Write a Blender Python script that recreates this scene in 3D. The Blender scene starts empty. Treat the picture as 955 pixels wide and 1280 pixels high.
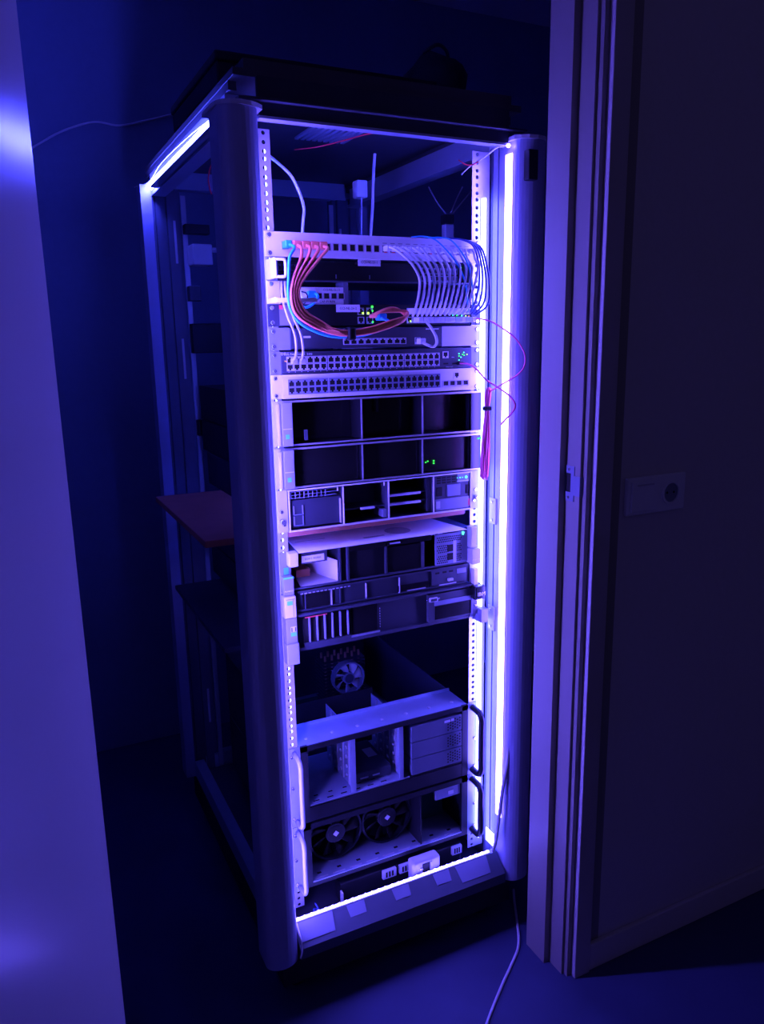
import bpy, bmesh, math, random
from mathutils import Vector, Euler

random.seed(7)
S = bpy.context.scene
COL = S.collection
U = 0.04445
ZP = 1.65                      # height of the patch panel's upper edge above the floor

# ------------------------------------------------------------------ camera
CAM_LOC = Vector((-0.72384, -1.46977, 1.44656))
CAM_EUL = Euler((1.352463, 0.0177218, -0.4588668), 'XYZ')
FPX = 968.7
cam_d = bpy.data.cameras.new('camera')
cam_d.sensor_fit = 'VERTICAL'
cam_d.sensor_height = 24.0
cam_d.sensor_width = 24.0 * 955 / 1280
cam_d.lens = FPX / 1280 * 24.0
cam_d.clip_start = 0.01
cam = bpy.data.objects.new('camera', cam_d)
cam.location = CAM_LOC
cam.rotation_euler = CAM_EUL
COL.objects.link(cam)
S.camera = cam

# ------------------------------------------------------------------ world (dim night in the corridor)
W = bpy.data.worlds.new('night')
S.world = W
W.use_nodes = True
bg = W.node_tree.nodes['Background']
bg.inputs['Color'].default_value = (0.0125, 0.0098, 0.0500, 1)
bg.inputs['Strength'].default_value = 1.0

# ------------------------------------------------------------------ exposure
vs = S.view_settings
vs.view_transform = 'Standard'
vs.look = 'None'
vs.exposure = 0.0
vs.gamma = 1.0
vs.use_curve_mapping = False

# LED tape radiance (main lights of the place; the inner tapes are added)
C_VIOLET = (0.135, 0.088, 1.0)
C_BLUE = (0.085, 0.090, 1.0)
L_POST_R = 58.0
L_POST_L = 118.0
L_RAIL = 38.0
L_SIDE = 190.0
L_SILL = 22.0
L_INNER_FILL = 140.0

# ------------------------------------------------------------------ pixel -> point on a real plane
_M = CAM_EUL.to_matrix()
def _ray(px, py):
    return _M @ Vector(((px - 477.5) / FPX, -(py - 640) / FPX, -1.0))
def at(px, py, Y=0.0):
    d = _ray(px, py); return CAM_LOC + d * ((Y - CAM_LOC.y) / d.y)
def atX(px, py, X):
    d = _ray(px, py); return CAM_LOC + d * ((X - CAM_LOC.x) / d.x)
def atZ(px, py, Z):
    d = _ray(px, py); return CAM_LOC + d * ((Z - CAM_LOC.z) / d.z)
def zu(n): return ZP - n * U

# ------------------------------------------------------------------ materials
MATS = {}
def mat(name, base, rough=0.5, metal=0.0, var=0.12, scale=30.0, bump=0.0, spec=0.5):
    m = bpy.data.materials.new(name); m.use_nodes = True
    nt = m.node_tree; b = nt.nodes['Principled BSDF']
    b.inputs['Roughness'].default_value = rough
    b.inputs['Metallic'].default_value = metal
    b.inputs['Specular IOR Level'].default_value = spec
    tc = nt.nodes.new('ShaderNodeTexCoord')
    nz = nt.nodes.new('ShaderNodeTexNoise')
    nz.inputs['Scale'].default_value = scale
    nz.inputs['Detail'].default_value = 4
    nt.links.new(tc.outputs['Object'], nz.inputs['Vector'])
    mx = nt.nodes.new('ShaderNodeMix'); mx.data_type = 'RGBA'
    mx.inputs['A'].default_value = (*[c * (1 - var) for c in base], 1)
    mx.inputs['B'].default_value = (*[min(1, c * (1 + var)) for c in base], 1)
    nt.links.new(nz.outputs['Fac'], mx.inputs['Factor'])
    nt.links.new(mx.outputs['Result'], b.inputs['Base Color'])
    if bump:
        bp = nt.nodes.new('ShaderNodeBump')
        bp.inputs['Strength'].default_value = bump
        bp.inputs['Distance'].default_value = 0.002
        nt.links.new(nz.outputs['Fac'], bp.inputs['Height'])
        nt.links.new(bp.outputs['Normal'], b.inputs['Normal'])
    MATS[name] = m
    return m
def emat(name, col, strength):
    m = bpy.data.materials.new(name); m.use_nodes = True
    nt = m.node_tree
    nt.nodes.remove(nt.nodes['Principled BSDF'])
    e = nt.nodes.new('ShaderNodeEmission')
    e.inputs['Color'].default_value = (*col, 1); e.inputs['Strength'].default_value = strength
    nt.links.new(e.outputs[0], nt.nodes['Material Output'].inputs['Surface'])
    MATS[name] = m
    return m

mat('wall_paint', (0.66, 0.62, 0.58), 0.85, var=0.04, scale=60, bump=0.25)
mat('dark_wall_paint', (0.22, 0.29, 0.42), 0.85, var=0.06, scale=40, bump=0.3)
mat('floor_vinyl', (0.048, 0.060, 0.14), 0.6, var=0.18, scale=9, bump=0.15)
mat('ceiling_paint', (0.80, 0.81, 0.83), 0.9, var=0.04)
mat('door_paint', (0.66, 0.65, 0.63), 0.25, var=0.015, scale=300, spec=0.85)
mat('frame_paint_dimmed', (0.29, 0.265, 0.23), 0.42, var=0.02, scale=80)  # white frame darkened to offset the strong strip light on the jamb
mat('frame_paint_lifted', (0.52, 0.48, 0.45), 0.6, var=0.03, scale=60)  # same frame, kept lighter because its face gets little strip light
mat('post_metal', (0.37, 0.39, 0.56), 0.42, metal=0.2, var=0.05)
mat('rail_metal', (0.62, 0.62, 0.66), 0.38, metal=0.45, var=0.06)
mat('beam_metal', (0.38, 0.42, 0.52), 0.45, metal=0.3, var=0.06)
mat('roof_metal', (0.06, 0.06, 0.065), 0.6, var=0.1)
mat('plinth_black', (0.012, 0.012, 0.013), 0.7, var=0.1)
mat('silver_paint', (0.80, 0.80, 0.83), 0.42, metal=0.1, var=0.04)
mat('steel', (0.55, 0.55, 0.58), 0.35, metal=0.6, var=0.08)
mat('zinc_sheet', (0.34, 0.40, 0.52), 0.42, metal=0.45, var=0.16, scale=22)
mat('chassis_dark', (0.036, 0.042, 0.062), 0.5, metal=0.2, var=0.15)
mat('black_plastic', (0.010, 0.011, 0.015), 0.45, var=0.15, spec=0.3)
mat('black_gloss', (0.010, 0.010, 0.012), 0.22, var=0.1)
mat('sill_paint', (0.085, 0.10, 0.13), 0.5, var=0.08)
mat('cover_grey', (0.085, 0.10, 0.145), 0.45, var=0.1)
mat('charcoal', (0.045, 0.050, 0.072), 0.45, var=0.12)
mat('grey_plastic', (0.23, 0.25, 0.33), 0.42, var=0.08)
mat('light_grey', (0.55, 0.55, 0.58), 0.45, var=0.06)
mat('hole_black', (0.004, 0.004, 0.004), 0.8, var=0.0)
mat('white_plastic', (0.82, 0.82, 0.82), 0.4, var=0.03)
mat('white_cable', (0.80, 0.80, 0.84), 0.42, var=0.03)
mat('grey_cable', (0.45, 0.45, 0.50), 0.45, var=0.05)
mat('orange_cable', (1.0, 0.24, 0.16), 0.4, var=0.04)
mat('pink_fibre', (1.0, 0.13, 0.35), 0.4, var=0.05)
mat('blue_cable', (0.03, 0.50, 0.95), 0.4, var=0.04)
mat('navy_cable', (0.05, 0.08, 0.30), 0.45, var=0.05)
mat('red_wire', (0.85, 0.03, 0.06), 0.45, var=0.05)
mat('label_paper', (0.85, 0.85, 0.85), 0.7, var=0.03)
mat('label_ink', (0.05, 0.05, 0.06), 0.7, var=0.0)
mat('paper_white', (0.82, 0.81, 0.82), 0.75, var=0.03, scale=12)
mat('print_grey', (0.36, 0.36, 0.40), 0.75, var=0.1)
mat('wood_board', (0.60, 0.20, 0.13), 0.6, var=0.22, scale=14)
mat('tag_blue', (0.10, 0.62, 1.0), 0.45, var=0.03)
mat('tag_red', (0.90, 0.08, 0.10), 0.45, var=0.03)
mat('copper', (0.85, 0.45, 0.30), 0.3, metal=0.8, var=0.05)
mat('board_green', (0.02, 0.16, 0.11), 0.5, var=0.2, scale=60)
mat('print_white', (0.80, 0.80, 0.80), 0.6, var=0.0)
mat('chrome', (0.80, 0.80, 0.83), 0.18, metal=0.9, var=0.02)
emat('led_post_right', C_VIOLET, L_POST_R)
emat('led_post_left', C_VIOLET, L_POST_L)
emat('led_rail', C_BLUE, L_RAIL)
emat('led_rail_left', C_BLUE, 16.0)
emat('led_inner_fill', (0.035, 0.05, 1.0), L_INNER_FILL)  # added fill tapes, unseen, that brighten the rack's inside
emat('led_side', (0.055, 0.060, 1.0), L_SIDE)
emat('led_sill', (0.085, 0.075, 1.0), L_SILL)
emat('lamp_green', (0.05, 1.0, 0.10), 2.2)
emat('lamp_lime', (0.55, 1.0, 0.12), 2.0)
emat('lamp_cyan', (0.10, 1.0, 0.85), 2.4)
emat('lamp_amber', (1.0, 0.45, 0.12), 1.2)

# ------------------------------------------------------------------ mesh helpers
def box(bm, x0, x1, y0, y1, z0, z1, mi=0):
    if x0 > x1: x0, x1 = x1, x0
    if y0 > y1: y0, y1 = y1, y0
    if z0 > z1: z0, z1 = z1, z0
    v = [bm.verts.new(p) for p in ((x0,y0,z0),(x1,y0,z0),(x1,y1,z0),(x0,y1,z0),(x0,y0,z1),(x1,y0,z1),(x1,y1,z1),(x0,y1,z1))]
    for f in ((0,3,2,1),(4,5,6,7),(0,1,5,4),(1,2,6,5),(2,3,7,6),(3,0,4,7)):
        bm.faces.new([v[i] for i in f]).material_index = mi
def rbox(bm, x0, x1, y0, y1, z0, z1, r, seg=2):
    b = bmesh.new(); box(b, x0, x1, y0, y1, z0, z1)
    bmesh.ops.bevel(b, geom=b.edges[:], offset=r, segments=seg, affect='EDGES', profile=0.5)
    me = bpy.data.meshes.new('tmp'); b.to_mesh(me); b.free(); bm.from_mesh(me); bpy.data.meshes.remove(me)
def prism(bm, pts, axis, a, b, mi=0):
    """closed outline pts extruded along axis ('x','y','z') from a to b"""
    def P(p, t):
        return {'z': (p[0], p[1], t), 'y': (p[0], t, p[1]), 'x': (t, p[0], p[1])}[axis]
    A = [bm.verts.new(P(p, a)) for p in pts]; B = [bm.verts.new(P(p, b)) for p in pts]
    n = len(pts)
    for i in range(n):
        bm.faces.new((A[i], A[(i+1) % n], B[(i+1) % n], B[i])).material_index = mi
    bm.faces.new(A[::-1]).material_index = mi; bm.faces.new(B).material_index = mi
    bmesh.ops.recalc_face_normals(bm, faces=bm.faces[:])
def catmull(pts, n=6):
    pts = [Vector(p) for p in pts]
    if len(pts) < 3: return pts
    P = [pts[0] * 2 - pts[1]] + pts + [pts[-1] * 2 - pts[-2]]
    out = []
    for i in range(1, len(P) - 2):
        for k in range(n):
            t = k / n
            a, b, c, d = P[i-1], P[i], P[i+1], P[i+2]
            out.append(0.5 * ((2*b) + (c-a)*t + (2*a-5*b+4*c-d)*t*t + (3*b-a-3*c+d)*t**3))
    out.append(pts[-1])
    return out
def tube(bm, pts, r, n=6, smooth=6, mi=0, r2=None):
    path = catmull(pts, smooth) if smooth > 1 else [Vector(p) for p in pts]
    rings = []; up = None
    for i, p in enumerate(path):
        t = (path[min(i+1, len(path)-1)] - path[max(i-1, 0)])
        t = t.normalized() if t.length > 1e-9 else Vector((0, 0, 1))
        if up is None:
            up = Vector((0, 0, 1)) if abs(t.z) < 0.9 else Vector((1, 0, 0))
        s = t.cross(up).normalized(); up = s.cross(t).normalized()
        rr = r if r2 is None else r + (r2 - r) * i / (len(path) - 1)
        rings.append([bm.verts.new(p + (s * math.cos(a) + up * math.sin(a)) * rr) for a in (2 * math.pi * k / n for k in range(n))])
    for A, B in zip(rings, rings[1:]):
        for k in range(n):
            f = bm.faces.new((A[k], A[(k+1) % n], B[(k+1) % n], B[k])); f.material_index = mi; f.smooth = True
    bm.faces.new(rings[0][::-1]).material_index = mi; bm.faces.new(rings[-1]).material_index = mi
def cyl(bm, c, axis, r, h, n=12, mi=0, r2=None):
    d = {'x': Vector((1,0,0)), 'y': Vector((0,1,0)), 'z': Vector((0,0,1))}[axis]
    c = Vector(c); tube(bm, [c, c + d * h], r, n, 1, mi, r2)

def loc_of(o):
    l = Vector((0, 0, 0))
    while o: l += o.location; o = o.parent
    return l
def mesh_obj(name, me, parent=None, loc=None):
    o = bpy.data.objects.new(name, me); COL.objects.link(o)
    if parent: o.parent = parent
    if loc is not None: o.location = loc
    return o
def obj(name, bm, m, parent=None, anchor=None, bevel=0):
    """bm is in world coordinates; the object gets its origin at the parent's origin (or at anchor)"""
    base = loc_of(parent) if parent else Vector(anchor or (0, 0, 0))
    for v in bm.verts: v.co -= base
    me = bpy.data.meshes.new(name); bm.to_mesh(me); bm.free()
    for k in ([m] if isinstance(m, str) else m): me.materials.append(MATS[k])
    o = mesh_obj(name, me, parent)
    if not parent and anchor: o.location = anchor
    if bevel:
        bv = o.modifiers.new('bevel', 'BEVEL'); bv.width = bevel; bv.segments = 2; bv.limit_method = 'ANGLE'
    return o
def tag(o, label, cat, group=None):
    o['label'] = label; o['category'] = cat
    if group: o['group'] = group
    return o
def thing(name, label, cat, loc, group=None):
    o = bpy.data.objects.new(name, None); COL.objects.link(o); o.location = loc
    o.empty_display_size = 0.05
    return tag(o, label, cat, group)
def struct(name, bm, m, bevel=0):
    o = obj(name, bm, m, bevel=bevel); o['kind'] = 'structure'; return o
def B(*boxes):
    bm = bmesh.new()
    for b in boxes: box(bm, *b)
    return bm
def part(T, name, m, *boxes, bevel=0, label=None):
    o = obj(name, B(*boxes), m, T, bevel=bevel)
    if label: o['label'] = label
    return o
def tubepart(T, name, m, pts, r, n=6, smooth=6, label=None):
    bm = bmesh.new(); tube(bm, pts, r, n, smooth); o = obj(name, bm, m, T)
    if label: o['label'] = label
    return o
def text(T, s, pos, h, m='label_ink', align='CENTER', rx=math.pi/2, name='lettering', width=None):
    cu = bpy.data.curves.new('txt', 'FONT'); cu.body = s; cu.size = h; cu.align_x = align; cu.align_y = 'CENTER'
    cu.extrude = 0.00012; cu.resolution_u = 1
    to = bpy.data.objects.new('txt', cu); COL.objects.link(to)
    bpy.context.view_layer.update()
    me = bpy.data.meshes.new_from_object(to.evaluated_get(bpy.context.evaluated_depsgraph_get()))
    bpy.data.objects.remove(to); bpy.data.curves.remove(cu)
    me.name = name; me.materials.clear(); me.materials.append(MATS[m])
    o = mesh_obj(name, me, T)
    o.location = Vector(pos) - loc_of(T); o.rotation_euler = (rx, 0, 0)
    if width:
        w = max(v.co.x for v in me.vertices) - min(v.co.x for v in me.vertices)
        for v in me.vertices: v.co.x *= width / w
    return o
def lamp(T, m, pos, r=0.0016, name='indicator_lamp'):
    bm = bmesh.new(); c = Vector(pos)
    tube(bm, [c, c + Vector((0, -0.0015, 0))], r, 8, 1)
    return obj(name, bm, m, T)
def screw(T, pos, r=0.0045, m='chrome'):
    bm = bmesh.new(); p = Vector(pos)
    tube(bm, [p, p + Vector((0, -0.0035, 0))], r, 10, 1, r2=r * 0.75)
    return obj('screw', bm, m, T)

# ================================================================== SETTING
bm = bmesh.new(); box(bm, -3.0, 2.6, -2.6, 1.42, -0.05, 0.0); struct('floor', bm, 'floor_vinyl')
bm = bmesh.new(); box(bm, -3.0, 2.6, -0.19, 1.42, 2.65, 2.70); struct('ceiling', bm, 'ceiling_paint')
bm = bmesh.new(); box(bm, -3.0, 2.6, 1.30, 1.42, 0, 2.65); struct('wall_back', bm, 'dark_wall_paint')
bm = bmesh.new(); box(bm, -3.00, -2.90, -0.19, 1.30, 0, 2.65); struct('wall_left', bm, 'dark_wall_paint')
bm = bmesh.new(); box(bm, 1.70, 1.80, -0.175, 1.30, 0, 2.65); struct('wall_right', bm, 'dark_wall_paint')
bm = bmesh.new(); box(bm, 0.40, 2.6, -0.285, -0.175, 0, 2.65); struct('wall_front_right', bm, 'wall_paint')
bm = bmesh.new(); box(bm, -3.0, -0.735, -0.285, -0.19, 0, 2.65); struct('wall_front_left', bm, 'wall_paint')
bm = bmesh.new(); box(bm, -0.735, 0.40, -0.285, -0.19, 2.20, 2.65); struct('wall_front_top', bm, 'wall_paint')
bm = bmesh.new(); box(bm, 0.366, 2.6, -0.297, -0.285, 0.0, 0.07); struct('baseboard_right', bm, 'wall_paint', bevel=0.003)

# door frame on the right: stepped profile with rebate and moulding
prof = [(0.287,-0.162),(0.287,-0.230),(0.303,-0.230),(0.303,-0.274),(0.3095,-0.274),(0.3095,-0.286),
        (0.3215,-0.286),(0.3215,-0.285),(0.40,-0.285),(0.40,-0.162)]
bm = bmesh.new(); prism(bm, prof, 'z', 0.0, 2.16)
jamb = struct('trim_1', bm, 'frame_paint_dimmed')
bm = bmesh.new(); box(bm, 0.3215, 0.365, -0.300, -0.2852, 0.0, 2.20); struct('trim_4', bm, 'frame_paint_lifted', bevel=0.0015)
prof2 = [(-0.640 - (x - 0.287), y) for x, y in prof]
bm = bmesh.new(); prism(bm, [(-0.690,-0.162),(-0.690,-0.230),(-0.700,-0.230),(-0.700,-0.285),(-0.735,-0.285),(-0.735,-0.162)], 'z', 0.0, 2.16)
struct('trim_2', bm, 'frame_paint_dimmed')
bm = bmesh.new(); box(bm, -0.735, 0.40, -0.285, -0.162, 2.16, 2.20); struct('trim_3', bm, 'frame_paint_dimmed')
# strike plate let into the frame
bm = bmesh.new()
zt, zb = 1.191, 1.119
box(bm, 0.3012, 0.3030, -0.258, -0.228, 1.176, zt); box(bm, 0.3012, 0.3030, -0.258, -0.228, zb, 1.137)
box(bm, 0.3012, 0.3030, -0.233, -0.228, 1.137, 1.176); box(bm, 0.3012, 0.3030, -0.258, -0.248, 1.137, 1.176)
box(bm, 0.3012, 0.3030, -0.276, -0.258, 1.132, 1.172); box(bm, 0.3030, 0.3110, -0.2765, -0.2745, 1.132, 1.172)
obj('strike_plate', bm, 'grey_plastic', jamb)
obj('latch_hole', B((0.3025, 0.3029, -0.248, -0.233, 1.137, 1.176)), 'hole_black', jamb)
for z in (1.184, 1.126):
    bm = bmesh.new(); tube(bm, [(0.3012, -0.243, z), (0.3000, -0.243, z)], 0.003, 8, 1); obj('screw', bm, 'chrome', jamb)

# open door leaf on the left: hinge edge at the frame, swung out towards the viewer
DOOR_ANG = math.radians(17)
dx, dy = -math.sin(DOOR_ANG), -math.cos(DOOR_ANG)      # along the leaf, away from the hinge
nx, ny = -dy, dx                                        # face normal, towards the opening
hx, hy = -0.647, -0.300
bm = bmesh.new()
q = [(hx, hy), (hx + dx * 0.86, hy + dy * 0.86), (hx + dx * 0.86 - nx * 0.04, hy + dy * 0.86 - ny * 0.04), (hx - nx * 0.04, hy - ny * 0.04)]
prism(bm, q, 'z', 0.008, 2.14)
door = struct('door_1', bm, 'door_paint', bevel=0.0015)
# handle near the free edge
hp = Vector((hx + dx * 0.80, hy + dy * 0.80, 1.05)); nn = Vector((nx, ny, 0)); aa = Vector((dx, dy, 0))
bm = bmesh.new(); tube(bm, [hp, hp + nn * 0.008], 0.026, 16, 1); obj('handle_rose', bm, 'steel', door)
bm = bmesh.new(); tube(bm, [hp, hp + nn * 0.05, hp + nn * 0.055 - aa * 0.02, hp + nn * 0.055 - aa * 0.12], 0.009, 8, 5); obj('door_handle', bm, 'steel', door)
for z in (0.25, 1.05, 1.9):
    bm = bmesh.new(); tube(bm, [(hx - nx*0.045, hy + 0.010, z), (hx - nx*0.045, hy + 0.010, z + 0.09)], 0.007, 8, 1); obj('hinge', bm, 'steel', door)

# ================================================================== RACK
rack = thing('server_rack', 'tall open aluminium server rack with rounded corner posts and black roof', 'server rack', (0, 0.34, 0))
Z0, Z1 = 0.135, 1.835
def post_outline(s):
    # inner face with two grooves, bulging front, rounded outer corner
    p = [(0.270, 0.004), (0.276, 0.002), (0.276, -0.003), (0.270, -0.004), (0.270, -0.021), (0.276, -0.021), (0.276, -0.026), (0.270, -0.026),
         (0.270, -0.0800)]
    for k in range(15):
        a = math.pi - k * math.pi / 14
        p.append((0.3055 + 0.0355 * math.cos(a), -0.0800 - 0.0255 * math.sin(a)))
    p += [(0.341, -0.030), (0.336, -0.026), (0.302, -0.022), (0.302, 0.004)]
    return [(s * x, y) for x, y in p]
for s in (-1, 1):
    bm = bmesh.new(); prism(bm, post_outline(s), 'z', Z0, Z1)
    o = obj('front_post', bm, 'post_metal', rack)
    # cap plate on top
    bm = bmesh.new()
    prism(bm, [(s * x, y) for x, y in ((0.262, 0.0), (0.262, -0.088), (0.272, -0.098), (0.286, -0.106), (0.306, -0.109), (0.323, -0.106), (0.336, -0.096), (0.343, -0.083), (0.345, -0.062), (0.345, 0.0))], 'z', Z1, Z1 + 0.007)
    obj('post_cap', bm, 'light_grey', rack)
    # rear post: flat front face, grooves, rail flange
    bm = bmesh.new()
    prism(bm, [(s * x, y) for x, y in ((0.328, 0.745), (0.300, 0.745), (0.300, 0.80), (0.328, 0.80))], 'z', Z0, Z1 + 0.02)
    obj('rear_post', bm, 'post_metal', rack)
    bm = bmesh.new()
    prism(bm, [(s * x, y) for x, y in ((0.300, 0.758), (0.292, 0.758), (0.290, 0.752), (0.276, 0.752), (0.274, 0.762), (0.262, 0.762), (0.260, 0.755), (0.236, 0.755), (0.234, 0.764), (0.2225, 0.764), (0.2225, 0.80), (0.300, 0.80))], 'z', Z0, Z1 + 0.02)
    obj('rear_channel', bm, 'cover_grey', rack)
    obj('rear_rail', B((s * 0.2225, s * 0.2095, 0.754, 0.758, Z0, Z1)), 'rail_metal', rack)
    for z in (0.30, 0.62, 1.35, 1.66):
        obj('rail_slot_cover', B((s * 0.2460, s * 0.2400, 0.752, 0.755, z, z + 0.11)), 'light_grey', rack)
    # side beams, top and bottom
    obj('side_beam', B((s * 0.300, s * 0.272, 0.004, 0.745, 1.828, 1.880), (s * 0.272, s * 0.264, 0.004, 0.745, 1.828, 1.836)), 'beam_metal', rack)
    obj('side_beam', B((s * 0.300, s * 0.272, 0.004, 0.745, Z0, 0.185)), 'beam_metal', rack)
    obj('light_block_ledge', B((s * 0.3165, s * 0.3002, 0.006, 0.66, 1.8330, 1.8375)), 'beam_metal', rack)  # ledge added to cut off the side strip's downward light
# front mounting rails with real holes, three per unit
def rail_mesh(s):
    bm = bmesh.new()
    xa, xb, hxm = 0.2205, 0.2450, 0.2326
    ztop = zu(-4.10); n0 = -4
    edges = []; z = zu(n0); k = 0
    steps = [0.015875, 0.015875, 0.0127]
    centres = []
    for u in range(-4, 33):
        for off in (0.00635, 0.022225, 0.0381): centres.append(zu(u) - off)
    bounds = [zu(-4)]
    for a, b in zip(centres, centres[1:]): bounds.append((a + b) / 2)
    bounds.append(zu(33))
    R = 0.0040
    for Y, flip in ((0.0015, False),):
        for i, zc in enumerate(centres):
            zt, zb = bounds[i], bounds[i + 1]
            ring = [bm.verts.new((s * (hxm + R * math.cos(a)), Y, zc + R * math.sin(a))) for a in (math.pi / 8 + k * math.pi / 4 for k in range(8))]
            ring2 = [bm.verts.new((v.co.x, Y + 0.002, v.co.z)) for v in ring]
            c = [bm.verts.new(p) for p in ((s*xb, Y, zt), (s*xa, Y, zt), (s*xa, Y, zb), (s*xb, Y, zb))]
            # ring: 0,1 upper right .. 2,3 upper left .. 4,5 lower left .. 6,7 lower right
            for f in ((c[0], ring[0], ring[7], c[3]), (c[0], c[1], ring[2], ring[1]), (c[1], c[2], ring[4], ring[3]), (c[2], c[3], ring[6], ring[5]),
                      (c[0], ring[1], ring[0]), (c[1], ring[3], ring[2]), (c[2], ring[5], ring[4]), (c[3], ring[7], ring[6])):
                bm.faces.new(f)
            for k in range(8): bm.faces.new((ring[k], ring[(k+1) % 8], ring2[(k+1) % 8], ring2[k]))
    box(bm, s * 0.2450, s * 0.2640, 0.0015, 0.0035, zu(33), zu(-4))       # outer web
    box(bm, s * 0.2620, s * 0.2640, 0.0035, 0.050, zu(33), zu(-4))        # return flange
    bmesh.ops.recalc_face_normals(bm, faces=bm.faces[:])
    return bm
for s in (-1, 1):
    obj('mounting_rail', rail_mesh(s), 'rail_metal', rack)
    for k in range(3):
        z = (0.30, 0.90, 1.55)[k]
        obj('rail_bracket', B((s * 0.264, s * 0.300, 0.012, 0.045, z, z + 0.04)), 'beam_metal', rack)
# front beam, rear beam, sill, plinth, roof
obj('front_beam', B((-0.262, 0.262, -0.068, -0.056, 1.8310, 1.8945)), 'chassis_dark', rack)  # darker finish stands in for the shaded face; raised to stop stray light
obj('beam_lip', B((-0.262, 0.262, -0.070, -0.048, 1.8265, 1.8310)), 'beam_metal', rack)
obj('roof_lip', B((-0.300, 0.300, -0.080, -0.060, 1.8530, 1.8575)), 'charcoal', rack, bevel=0.001)
obj('rear_beam', B((-0.262, 0.262, 0.757, 0.785, 1.850, 1.912), (-0.262, 0.262, 0.750, 0.757, 1.850, 1.856)), 'beam_metal', rack)
obj('rear_beam', B((-0.262, 0.262, 0.757, 0.785, Z0, 0.185)), 'beam_metal', rack)
bm = bmesh.new(); box(bm, -0.301, 0.301, -0.055, 0.80, 1.895, 1.907); box(bm, -0.28, 0.28, -0.050, 0.78, 1.907, 1.925)
obj('roof_panel', bm, 'roof_metal', rack)
for s in (-1, 1): obj('roof_edge', B((s * 0.300, s * 0.285, -0.02, 0.80, 1.880, 1.895)), 'roof_metal', rack)
for k in range(9):
    obj('vent_slat', B((-0.06 + k * 0.014, -0.052 + k * 0.014, 0.06, 0.30, 1.890, 1.8945)), 'beam_metal', rack)
bm = bmesh.new(); prism(bm, [(-0.097, 0.160), (-0.058, 0.196), (-0.043, 0.196), (-0.043, 0.150), (0.004, 0.150), (0.004, 0.135), (-0.097, 0.135)], 'x', -0.268, 0.268)
obj('sill', bm, 'sill_paint', rack)
obj('plinth', B((-0.300, 0.300, -0.070, 0.78, 0.055, 0.135)), 'plinth_black', rack)
for x in (-0.25, 0.25):
    for y in (0.0, 0.70):
        bm = bmesh.new(); cyl(bm, (x, y, 0.0), 'z', 0.022, 0.055, 12); obj('levelling_foot', bm, 'plinth_black', rack)
# small bracket plates on the right post with two screws each
for zc in (1.059, 0.80):
    o = part(rack, 'bracket_plate', 'light_grey', (0.2665, 0.2700, -0.034, -0.008, zc - 0.030, zc + 0.030), bevel=0.0008)
    for dz in (-0.021, 0.021):
        bm = bmesh.new(); tube(bm, [(0.2665, -0.020, zc + dz), (0.2640, -0.020, zc + dz)], 0.0035, 10, 1); obj('screw', bm, 'chrome', o)
obj('door_hinge', B((0.277, 0.300, -0.118, -0.100, 1.755, 1.812)), 'black_plastic', rack, bevel=0.002)
# tape patches stuck on the sill
for k, x in enumerate((-0.222, -0.120, -0.005, 0.105, 0.190)):
    w = 0.045 if k in (0, 4) else 0.022
    bm = bmesh.new()
    p = [(-0.0590, 0.1958), (-0.088 if k in (0, 4) else -0.078, 0.1690 if k in (0, 4) else 0.1783)]
    v = [bm.verts.new(c) for c in ((x - w, p[0][0], p[0][1]), (x + w, p[0][0], p[0][1]), (x + w * .9, p[1][0], p[1][1]), (x - w * .9, p[1][0], p[1][1]))]
    f = bm.faces.new(v); f.normal_update()
    if f.normal.z < 0: f.normal_flip()
    bmesh.ops.solidify(bm, geom=[f], thickness=-0.0012)
    obj('tape_patch', bm, 'grey_plastic', rack)

# ================================================================== LED TAPES
def led(label, m, tape, glow):
    bms = B(tape); lo = [min(tape[0], tape[1]), min(tape[2], tape[3]), min(tape[4], tape[5])]
    T = thing('led_strip', label, 'led strip', lo, 'led strips on the rack')
    obj('tape', bms, 'white_plastic', T); obj('diffuser', B(glow), m, T)
    return T
led('violet led strip running down the inside of the right front post', 'led_post_right',
    (0.2685, 0.2698, -0.075, -0.051, 0.30, 1.812), (0.2668, 0.2685, -0.074, -0.052, 0.30, 1.812))
led('led strip hidden on the inside of the left front post', 'led_post_left',
    (-0.2700, -0.2698, -0.080, -0.056, 0.22, 1.80), (-0.2698, -0.2694, -0.0795, -0.0565, 0.22, 1.80))
led('blue white led strip beside the holes of the right mounting rail', 'led_rail',
    (0.2420, 0.2475, 0.0002, 0.0014, 0.215, 1.735), (0.2425, 0.2468, -0.0130, 0.0002, 0.215, 1.735))
led('led strip beside the left mounting rail behind the rounded post', 'led_rail_left',
    (-0.2565, -0.2450, 0.0002, 0.0014, 0.95, 1.645), (-0.2560, -0.2460, -0.0070, 0.0002, 0.95, 1.645))
led('thin led tape glowing through the holes of the left mounting rail', 'led_rail',
    (-0.2300, -0.2225, 0.0090, 0.0100, 0.58, 1.80), (-0.2300, -0.2225, 0.0080, 0.0090, 0.58, 1.80))
led('bright led strip along the upper left side beam of the rack', 'led_side',
    (-0.3015, -0.3003, 0.030, 0.735, 1.838, 1.852), (-0.3135, -0.3015, 0.030, 0.735, 1.842, 1.851))
led('unseen blue led strip added behind the right mounting rail as fill light', 'led_inner_fill',  # added pair of unseen tapes, lighting lids and rear beams
    (0.2600, 0.2612, 0.0045, 0.0200, 0.850, 1.800), (0.2588, 0.2600, 0.0055, 0.0190, 0.850, 1.800))
led('unseen blue led strip added behind the left mounting rail as fill light', 'led_inner_fill',
    (-0.2612, -0.2600, 0.0045, 0.0200, 0.600, 1.800), (-0.2600, -0.2588, 0.0055, 0.0190, 0.600, 1.800))
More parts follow.
